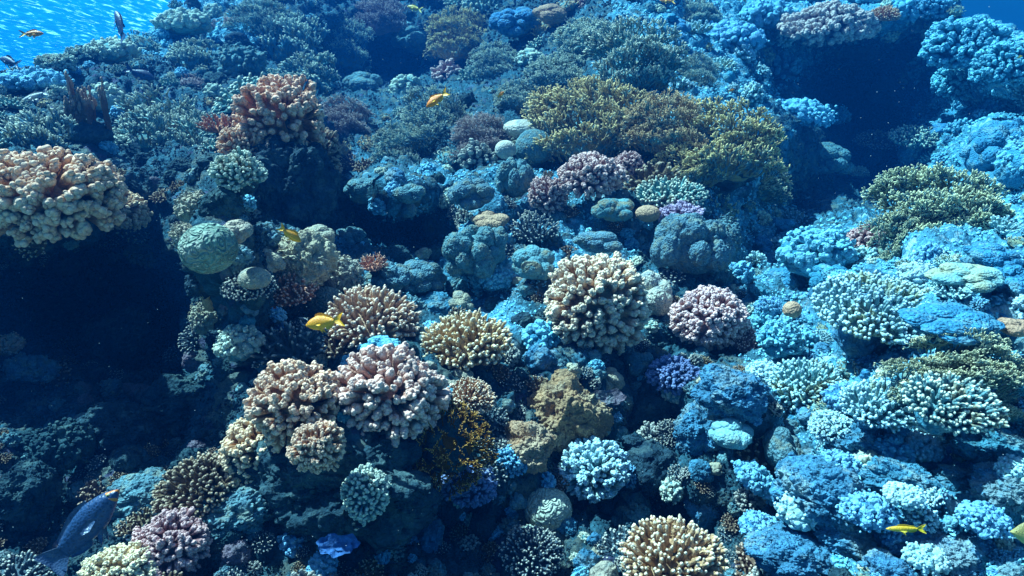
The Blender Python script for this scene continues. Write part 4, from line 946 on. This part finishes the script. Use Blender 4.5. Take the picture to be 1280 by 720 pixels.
#@@FISH@@
# ------------------------------------------------------------------ fish
def fish_mat(name, c1, c2, kind='plain', c3=(.9, .5, .1)):
    m = bpy.data.materials.new(name); m.use_nodes = True; nt = m.node_tree; N = nt.nodes; L = nt.links
    b = N['Principled BSDF']; b.inputs['Roughness'].default_value = .42; b.inputs['Specular IOR Level'].default_value = .4
    tc = N.new('ShaderNodeTexCoord'); sp = N.new('ShaderNodeSeparateXYZ'); L.new(tc.outputs['Object'], sp.inputs[0])
    r = N.new('ShaderNodeMapRange'); r.inputs[1].default_value = -.10; r.inputs[2].default_value = .12; L.new(sp.outputs[2], r.inputs[0])
    x = N.new('ShaderNodeMix'); x.data_type = 'RGBA'; L.new(r.outputs[0], x.inputs[0]); x.inputs[6].default_value = c1 + (1,); x.inputs[7].default_value = c2 + (1,)
    col = x.outputs[2]
    v = N.new('ShaderNodeTexVoronoi'); v.inputs['Scale'].default_value = 42 if kind != 'wrasse' else 38; L.new(tc.outputs['Object'], v.inputs['Vector'])
    r2 = N.new('ShaderNodeMapRange'); L.new(v.outputs['Distance'], r2.inputs[0]); r2.inputs[1].default_value = .15; r2.inputs[2].default_value = .42
    x2 = N.new('ShaderNodeMix'); x2.data_type = 'RGBA'; L.new(r2.outputs[0], x2.inputs[0])
    dk = .35 if kind == 'wrasse' else .88
    x2.inputs[6].default_value = tuple(c * dk for c in c1) + (1,); L.new(col, x2.inputs[7]); col = x2.outputs[2]
    if kind == 'wrasse':       # orange bars on the cheek
        w = N.new('ShaderNodeTexWave'); w.inputs['Scale'].default_value = 5; w.inputs['Distortion'].default_value = 5; w.inputs['Detail'].default_value = 1; w.bands_direction = 'DIAGONAL'; L.new(tc.outputs['Object'], w.inputs[0])
        g1 = N.new('ShaderNodeMath'); g1.operation = 'GREATER_THAN'; g1.inputs[1].default_value = .72; L.new(w.outputs['Fac'], g1.inputs[0])
        g2 = N.new('ShaderNodeMath'); g2.operation = 'GREATER_THAN'; g2.inputs[1].default_value = .40; L.new(sp.outputs[0], g2.inputs[0])
        mu = N.new('ShaderNodeMath'); mu.operation = 'MULTIPLY'; L.new(g1.outputs[0], mu.inputs[0]); L.new(g2.outputs[0], mu.inputs[1])
        x3 = N.new('ShaderNodeMix'); x3.data_type = 'RGBA'; L.new(mu.outputs[0], x3.inputs[0]); L.new(col, x3.inputs[6]); x3.inputs[7].default_value = c3 + (1,); col = x3.outputs[2]
    L.new(col, b.inputs['Base Color'])
    bp = N.new('ShaderNodeBump'); bp.inputs['Strength'].default_value = .35; bp.inputs['Distance'].default_value = .004; L.new(v.outputs['Distance'], bp.inputs['Height']); L.new(bp.outputs[0], b.inputs['Normal'])
    return m
def plain_mat(name, c, rough=.3):
    m = bpy.data.materials.new(name); m.use_nodes = True; b = m.node_tree.nodes['Principled BSDF']
    n = m.node_tree.nodes.new('ShaderNodeTexNoise'); n.inputs['Scale'].default_value = 60
    x = m.node_tree.nodes.new('ShaderNodeMix'); x.data_type = 'RGBA'; x.inputs[6].default_value = tuple(q * .8 for q in c) + (1,); x.inputs[7].default_value = c + (1,)
    m.node_tree.links.new(n.outputs[0], x.inputs[0]); m.node_tree.links.new(x.outputs[2], b.inputs['Base Color']); b.inputs['Roughness'].default_value = rough
    return m
EYE = plain_mat('fish_eye', (.01, .01, .012), .1); EYER = plain_mat('fish_eye_ring', (.45, .40, .15), .3)
def fish_mb(hp, wmax, fins, tailfork=.5, tail=.24, dors=.10):
    """one body: nose at +x .5, tail root near -x, fins closed thin solids set into it. hp: (t, half height above, half height below)"""
    b = MB(); n = 30; t = np.linspace(0, 1, n); hp = np.array(hp)
    hu = np.interp(t, hp[:, 0], hp[:, 1]); hl = np.interp(t, hp[:, 0], hp[:, 2])
    ker = np.array([1, 2, 1]) / 4
    for _ in range(3):
        hu[1:-1] = np.convolve(hu, ker, 'valid'); hl[1:-1] = np.convolve(hl, ker, 'valid')
    wd = wmax * np.sin(np.clip(t, 0, 1) ** .62 * np.pi) ** .8 + .012
    X = .5 - t * .78; k = 20; th = np.arange(k) / k * 2 * np.pi
    c, s = np.cos(th), np.sin(th)
    Z = np.where(s[None] > 0, hu[:, None] * s[None], hl[:, None] * s[None]); Y = wd[:, None] * np.sign(c)[None] * np.abs(c)[None] ** 1.15
    V = np.stack([np.broadcast_to(X[:, None], Z.shape), Y, Z], -1).reshape(-1, 3)
    V = np.concatenate([V, [[X[0] + .006, 0, 0], [X[-1], 0, 0]]])
    i = np.arange(n - 1)[:, None] * k; j = np.arange(k)[None]; j2 = (j + 1) % k
    q = np.stack([i + j, i + j2, i + k + j2, i + k + j], -1).reshape(-1, 4)
    a = np.arange(k); t1 = np.stack([(a + 1) % k, a, np.full(k, n * k)], 1); t2 = np.stack([(n - 1) * k + a, (n - 1) * k + (a + 1) % k, np.full(k, n * k + 1)], 1)
    b.addm(V, [q[:, ::-1], t1[:, ::-1], t2[:, ::-1]])
    def fin(poly, y=0.0, thick=.006, splay=0.0):
        p = [Vector((x, 0, z)) for x, z in poly]; tr = tessellate_polygon([p]); m = len(poly); P_ = np.array(poly)
        z0 = P_[0]; dist = np.linalg.norm(P_ - z0, axis=1)
        up = np.stack([P_[:, 0], y + thick + splay * dist, P_[:, 1]], 1); dn = np.stack([P_[:, 0], y - thick + splay * dist, P_[:, 1]], 1)
        tr = np.array(tr); e = np.arange(m); e2 = (e + 1) % m
        b.addm(np.concatenate([up, dn]), [np.concatenate([tr, tr[:, ::-1] + m]), np.stack([e, e2, e2 + m, e + m], 1)], mat=1)
    hz = hu[-1]; xr = X[-1]
    f = tailfork
    fin([(xr + .03, hz * .8), (xr - tail * .55, hz + tail * .36), (xr - tail, hz + tail * .52), (xr - tail * .98, hz + tail * .42), (xr - tail * (1 - f * .75), 0), (xr - tail * .98, -hz - tail * .42), (xr - tail, -hz - tail * .52), (xr - tail * .55, -hz - tail * .36), (xr + .03, -hz * .8)])
    def prof(x): tt = (.5 - x) / .78; return np.interp(tt, t, hu), np.interp(tt, t, hl)
    xs = np.linspace(.22, -.24, 14)
    top = [(x, prof(x)[0] - .012) for x in xs]
    dh = dors * np.sin(np.linspace(.25, 1, 14) ** 1.1 * np.pi * .93) ** .7 * (1 + .06 * (np.arange(14) % 2))
    dh[-3:] *= [1.25, 1.5, 1.2]
    fin([(x, z + .012 + h) for (x, z), h in zip(top, dh)] + [(x, z) for x, z in top[::-1]])
    xs = np.linspace(-.02, -.24, 8); bot = [(x, -prof(x)[1] + .012) for x in xs]; ah = dors * 1.1 * np.sin(np.linspace(.2, .95, 8) * np.pi) ** .6
    fin([(x, z) for x, z in bot] + [(x - .03, z - .012 - h) for (x, z), h in list(zip(bot, ah))[::-1]])
    zb = -prof(.14)[1]
    for sg in (1, -1):
        fin([(.16, zb + .03), (.06, zb - .07), (.02, zb - .10), (.06, zb + .0)], sg * wmax * .35, .004, sg * .25)
        fin([(.20, -.02), (.14, .015), (.03, .00), (.02, -.045), (.08, -.07), (.17, -.045)], sg * wmax * .92, .004, sg * .35)
    return b, prof, wmax
PROF = {
 'damsel': ([(0, .005, .005), (.08, .075, .06), (.2, .135, .115), (.38, .18, .165), (.55, .175, .16), (.75, .115, .105), (.9, .055, .05), (1, .045, .045)], .075, .55, .26, .075),
 'anthias': ([(0, .005, .005), (.08, .06, .05), (.22, .115, .10), (.4, .145, .135), (.6, .13, .12), (.8, .075, .07), (1, .035, .035)], .06, .8, .28, .07),
 'wrasse': ([(0, .006, .006), (.06, .045, .04), (.18, .10, .085), (.4, .15, .145), (.6, .15, .145), (.8, .11, .105), (1, .07, .07)], .07, .15, .20, .045),
 'slim': ([(0, .005, .005), (.1, .045, .04), (.3, .075, .075), (.6, .075, .075), (.85, .045, .045), (1, .025, .025)], .05, .6, .2, .04),
 'disc': ([(0, .01, .01), (.08, .06, .06), (.2, .16, .15), (.4, .27, .26), (.6, .29, .28), (.8, .19, .18), (.93, .06, .06), (1, .05, .05)], .06, .15, .2, .06)}
def fish(kind, px, py, lpx, ang, yaw, mats, label, gap, name='fish', cat='fish', d=None, roll=0.0):
    hp, w, fk, tl, dr = PROF[kind]
    if d is None:
        h = hit(px, py)[0] or 5.0
        d = h - gap
    b, prof, wm = fish_mb(hp, w, None, fk, tl, dr)
    L_ = lpx * d / FPX / max(.35, math.cos(yaw))
    me_o = b.build(name, mats)
    a = math.radians(ang)
    nose = Vector(RT) * math.cos(a) + Vector(UPV) * math.sin(a)
    fwd = Vector(FW)
    nose = (nose * math.cos(yaw) + fwd * math.sin(yaw)).normalized()
    upv = Vector(UPV) if abs(math.cos(a)) > .3 else -Vector(RT) * math.copysign(1, math.sin(a))
    y = upv.cross(nose).normalized(); z = nose.cross(y).normalized()
    Rm = Matrix((nose, y, z)).transposed().to_4x4() @ Matrix.Rotation(roll, 4, 'X')
    me_o.matrix_world = Matrix.Translation(Vector(at(px, py, d))) @ Rm @ Matrix.Scale(L_, 4)
    me_o['label'] = label; me_o['category'] = cat
    t = .12; xe = .5 - t * .78; hu = prof(xe)[0]; wy = wm * math.sin(t ** .62 * math.pi) ** .8
    for sg in (1, -1):
        e = MB(); e.blobs([[xe, sg * wy * .86, hu * .32]], [.026], 2, mat=0, stretch=[[1, .5, 1]]); e.blobs([[xe, sg * (wy * .86 + .004), hu * .32]], [.018], 2, mat=1, stretch=[[1, .65, 1]])
        e.build('eye', [EYER, EYE], me_o)
    return me_o
yel = [fish_mat('damsel_yellow', (.95, .42, .01), (.85, .27, .01)), fish_mat('damsel_fin', (.95, .45, .02), (.9, .36, .02))]
org = [fish_mat('anthias_orange', (1.0, .30, .01), (.9, .20, .01)), fish_mat('anthias_fin', (.9, .45, .02), (.8, .36, .02))]
yg = [fish_mat('yellow_body', (.9, .55, .03), (.75, .38, .02)), fish_mat('yellow_fin', (.7, .5, .02), (.7, .45, .02))]
dk = [fish_mat('slate_body', (.05, .10, .20), (.03, .05, .12)), fish_mat('slate_fin', (.04, .07, .14), (.03, .05, .11))]
wr = [fish_mat('wrasse_body', (.02, .06, .15), (.02, .06, .15), 'wrasse', (.75, .22, .04)), fish_mat('wrasse_fin', (.04, .08, .16), (.05, .09, .18))]
pl = [fish_mat('pale_body', (.70, .66, .60), (.62, .60, .58)), fish_mat('pale_fin', (.5, .5, .5), (.5, .5, .5))]
bl = [fish_mat('blue_body', (.12, .45, .62), (.08, .35, .55)), fish_mat('blue_fin', (.1, .3, .5), (.1, .3, .5))]
fish('damsel', 405, 403, 50, 190, .25, yel, 'largest yellow orange damselfish hovering over the pinkish finger coral', 0, d=1.7)
fish('damsel', 363, 293, 30, -38, .3, yel, 'small yellow damselfish nosing down towards the tan scaly slab', 0, d=1.85)
fish('damsel', 546, 124, 32, 212, .3, org, 'larger orange anthias above the blue green fire coral', 0, d=3.0)
fish('anthias', 518, 10, 20, 160, .3, yg, 'small yellow orange fish near the top edge above the upper blue hollow', .9)
fish('anthias', 626, 118, 12, 45, .4, org, 'tiny orange fish between the larger anthias and the capped stack', 0, d=3.3)
fish('anthias', 40, 42, 26, 5, .2, org, 'slim orange fish alone in the open cyan water', 0, d=4.5)
fish('slim', 1133, 661, 46, 184, .2, yg, 'yellow fish swimming over the sandy blue eastern slope', .22)
fish('anthias', 914, 113, 10, 20, .4, org, 'tiny orange speck of a fish by the yellow latticed fire coral', .3)
fish('anthias', 834, 1, 18, 170, .3, org, 'orange fish half cut by the top edge above the gold tipped dome', .6)
fish('wrasse', 150, 32, 46, 112, .3, dk, 'dark fish standing nose up against the bright open water', 0, d=5.0)
fish('anthias', 12, 77, 34, 160, .3, dk, 'dark blue fish entering at the frame edge above the crest', 0, d=4.4)
fish('slim', 44, 120, 42, 195, .2, pl, 'pale elongated fish gliding low over the western crest', .35)
fish('damsel', 175, 92, 34, -20, .3, dk, 'dim slate fish sheltering behind the western blade corals', .5)
fish('wrasse', 104, 662, 128, 50, .1, wr, 'large spotted blue wrasse with orange cheek bars over dark rock', .5, name='wrasse')
fish('damsel', 766, 183, 20, 120, .4, bl, 'small pale blue fish under the long golden fire coral bank', .12)
fish('anthias', 778, 348, 9, 100, .4, org, 'minute orange fish hiding in the big cream cauliflower coral', .32)
fish('slim', 379, 398, 14, 175, .3, pl, 'tiny whitish fish just behind the largest yellow damselfish tail end', .3)
fish('disc', 1296, 668, 58, 178, .2, [fish_mat('butterfly_body', (.55, .45, .12), (.30, .25, .10)), yg[1]], 'butterflyfish mostly cut off by the frame beside the pale blue boulder', .3, name='butterflyfish')
fish('anthias', 455, 68, 12, 80, .4, bl, 'faint blue fish in the upper blue hollow', .5)
fish('slim', 528, 78, 18, 70, .3, bl, 'faint curved pale fish deeper in the upper blue hollow', .5)
fish('anthias', 1275, 71, 9, 20, .3, yg, 'tiny yellow fish dot beside the large blue upper coral', .9)

# ------------------------------------------------------------------ small growth over the whole reef
rngF = np.random.default_rng(77)
def protos(kind, seeds):
    out = []
    for s in seeds:
        r = np.random.default_rng(s); fn, name, cat = KINDS[kind]; a, bse = fn(r)
        out.append((a, bse))
    return out
FILLK = {
 'cauli_s': (lambda r: b_cauli(r, 80, .115, 5, .5, -.2, .35, .18), 'cauliflower_coral', 'cauliflower coral'),
 'finger_s': (lambda r: b_finger(r, 46, .1, .5, .5, .075, fork=.5), 'finger_coral', 'finger coral'),
 'knobs_s': (lambda r: b_knobs(r, 45, .19, 2), 'knob_coral', 'knobbly coral'),
 'lobes_s': (lambda r: b_lobes(r, 6, .5, 3, .16, 3.5, .14), 'lobe_coral', 'lobed coral'),
 'rock_s': (lambda r: b_rock(r, 4, .4, .05), 'reef_rock', 'craggy rock'),
 'fire_s': (lambda r: b_fire(r, 30, 4, .5, .034), 'fire_coral', 'branching coral'),
}
COLW = {  # material -> word
 'aqua': 'blue', 'aquatan': 'aqua green', 'paleaqua': 'pale aqua', 'porites': 'grey', 'rose': 'rose', 'tan': 'tan', 'brown': 'brown', 'darkfinger': 'dark', 'violet': 'violet',
 'bluepurple': 'blue purple', 'rock': 'dark', 'rockaqua': 'blue crusted', 'rockmauve': 'mauve grey', 'fireaqua': 'aqua', 'gold': 'golden', 'olive': 'olive', 'firepink': 'pinkish', 'cream': 'cream', 'poritespale': 'pale'}
CH = {
 'east': [('knobs_s', 'aqua'), ('lobes_s', 'aqua'), ('finger_s', 'paleaqua'), ('rock_s', 'rockaqua'), ('cauli_s', 'aqua'), ('cauli_s', 'paleaqua'), ('knobs_s', 'aquatan'), ('fire_s', 'olive')],
 'top': [('fire_s', 'fireaqua'), ('fire_s', 'gold'), ('knobs_s', 'aquatan'), ('fire_s', 'firepink'), ('cauli_s', 'rose'), ('rock_s', 'rock'), ('finger_s', 'aquatan')],
 'mid': [('knobs_s', 'porites'), ('lobes_s', 'porites'), ('finger_s', 'darkfinger'), ('rock_s', 'rock'), ('cauli_s', 'darkfinger'), ('knobs_s', 'aquatan'), ('rock_s', 'rockaqua'), ('finger_s', 'brown'), ('lobes_s', 'poritespale'), ('knobs_s', 'aqua')],
 'crest': [('fire_s', 'fireaqua'), ('knobs_s', 'aquatan'), ('fire_s', 'gold'), ('cauli_s', 'aquatan'), ('finger_s', 'aquatan'), ('knobs_s', 'aqua')],
 'west': [('knobs_s', 'porites'), ('rock_s', 'rock'), ('finger_s', 'darkfinger'), ('finger_s', 'brown'), ('rock_s', 'rockmauve'), ('knobs_s', 'rock')]}
PROT = {}; MESHC = {}
def proto_mesh(kind, mat, v):
    key = (kind, mat, v)
    if key not in MESHC:
        if (kind, v) not in PROT: PROT[(kind, v)] = FILLK[kind][0](np.random.default_rng(100 + v * 7))
        a, bse = PROT[(kind, v)]
        MESHC[key] = (a.mesh('branches', M[mat], shift=(0, 0, .3)), None if bse is None else bse.mesh('base', M['rockaqua' if mat in ('aqua', 'paleaqua', 'rockaqua') else 'rock'], shift=(0, 0, .3)))
    return MESHC[key]
refs = [(h[0], h[1], h[5]) for h in HERO if h[5]]
used = {}
placed = []
tries = 0
REL = [((0, -1), 'above'), ((0, 1), 'below'), ((-1, 0), 'west of'), ((1, 0), 'east of')]
while len(placed) < 820 and tries < 30000:
    tries += 1
    px, py = rngF.uniform(-40, 1320), rngF.uniform(-20, 760)
    d, loc, nrm = hit(px, py)
    if d is None or (px > 1215 and py < 75): continue
    bad = False
    for (hx, hy, rx, ry, _, _, _) in HERO:
        if ((px - hx) / (rx * .95)) ** 2 + ((py - hy) / (ry * .95)) ** 2 < 1: bad = True; break
    if bad or ((px - 1060) / 100) ** 2 + ((py - 175) / 125) ** 2 < 1: continue
    rp = rngF.choice([7, 9, 11, 14, 19, 25], p=[.12, .2, .25, .21, .14, .08]) * rngF.uniform(.85, 1.2)
    if any((px - q[0]) ** 2 + (py - q[1]) ** 2 < (.60 * (rp + q[2])) ** 2 for q in placed): continue
    if smooth_mask.max() and any(((px - a) / c) ** 2 + ((py - b_) / e) ** 2 < .8 for a, b_, c, e in ((610, 405, 40, 20), (1215, 615, 60, 18))): continue
    zone = 'east' if px + .35 * (360 - py) > 930 else ('top' if py < 200 and px > 230 else 'crest' if py < 190 else ('west' if px < 300 and py > 180 else 'mid'))
    ch = CH[zone]; kind, mat = ch[rngF.integers(len(ch))]
    v = int(rngF.integers(3)); meA, meB = proto_mesh(kind, mat, v)
    s = rp * d / FPX
    up = (Vector(nrm) * .75 + Vector((0, -.15, .75))).normalized()
    q = up.to_track_quat('Z', 'Y').to_euler()
    # a label that points at this one only
    dd_ = sorted(((px - a) ** 2 + (py - b_) ** 2, a, b_, r_) for a, b_, r_ in refs)
    name, word = FILLK[kind][1], FILLK[kind][2]
    size = 'tiny' if rp < 8 else 'small' if rp < 12 else 'medium' if rp < 17 else 'stout'
    lab = None
    for (_, a, b_, r_) in dd_[:8]:
        dx, dy = px - a, py - b_
        ang = math.degrees(math.atan2(-dy, dx)) % 360
        rel = ['east of', 'up and east of', 'above', 'up and west of', 'west of', 'down and west of', 'below', 'down and east of'][int((ang + 22.5) // 45) % 8]
        c_ = f"{size} {COLW[mat]} {word} {rel} {r_}"
        if c_ not in used: lab = c_; break
    if lab is None: continue
    used[lab] = 1
    loc = Vector(loc) - up * s * .25
    sc_ = (s * rngF.uniform(.85, 1.2), s * rngF.uniform(.85, 1.2), s * rngF.uniform(.75, 1.1))
    if meB is None:
        o = bpy.data.objects.new(name, meA); COL.objects.link(o)
    else:
        o = bpy.data.objects.new(name, None); COL.objects.link(o); o.empty_display_size = .02
        for nm, me in (('branches', meA), ('base', meB)):
            c2 = bpy.data.objects.new(nm, me); COL.objects.link(c2); c2.parent = o
    o.location = loc; q.rotate_axis('Z', rngF.uniform(0, 6.28)); o.rotation_euler = q; o.scale = sc_
    o['label'] = lab; o['category'] = 'rock' if kind == 'rock_s' else 'coral'; o['group'] = f"small {word}s scattered over the reef"
    placed.append((px, py, rp))
print('placed', len(placed), 'tries', tries)

# uncountable crust: grains of turf and coralline nodules all over the rock; and specks adrift in the water
n = 230000
pxs = rngF.uniform(-80, 1360, n); pys = rngF.uniform(-40, 780, n)
Cs = []; Ss = []
iu = np.clip(np.searchsorted(us, pxs), 0, len(us) - 1)
tt_ = (pys - crest[iu]) / (1000 - crest[iu]); ok = tt_ > 0
iv = np.clip(np.searchsorted(tt, np.clip(tt_, 0, 1)), 0, len(tt) - 1)
idx = (nb + iv) * C_ + iu; idx = idx[ok]
Cs = pf[idx] + rngF.normal(0, .003, (len(idx), 3)); dep = np.linalg.norm(Cs, axis=1)
clump = vnoise(Cs * 9, 3) + .4 * rngF.normal(0, 1, len(Cs)); sel = clump > 0
Cs = Cs[sel]; dep = dep[sel]
Ss = .0021 * dep * rngF.uniform(.45, 1.3, len(Cs)) * .8
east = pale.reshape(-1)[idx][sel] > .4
for nm, msk, mt in (('coralline_nodules', east, 'aqua'), ('turf_tufts', ~east, 'rock')):  # tufts take the dark rock colour to paint in western shade
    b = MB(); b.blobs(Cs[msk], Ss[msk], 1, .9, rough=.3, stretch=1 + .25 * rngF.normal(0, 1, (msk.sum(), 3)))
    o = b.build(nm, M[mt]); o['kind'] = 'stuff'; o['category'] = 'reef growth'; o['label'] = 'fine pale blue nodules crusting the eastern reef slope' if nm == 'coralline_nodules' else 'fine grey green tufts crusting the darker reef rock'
n = 900
pr = at(rngF.uniform(-200, 1480, n), rngF.uniform(-100, 820, n), rngF.uniform(.7, 2.6, n))
b = MB(); b.blobs(pr, np.linalg.norm(pr, axis=1) * rngF.uniform(.00022, .00055, n), 0)
pr_o = b.build('drifting_particles', plain_mat('particle', (.7, .75, .75), .8)); pr_o['kind'] = 'stuff'; pr_o['category'] = 'particles'; pr_o['label'] = 'pale specks of plankton drifting in the water'
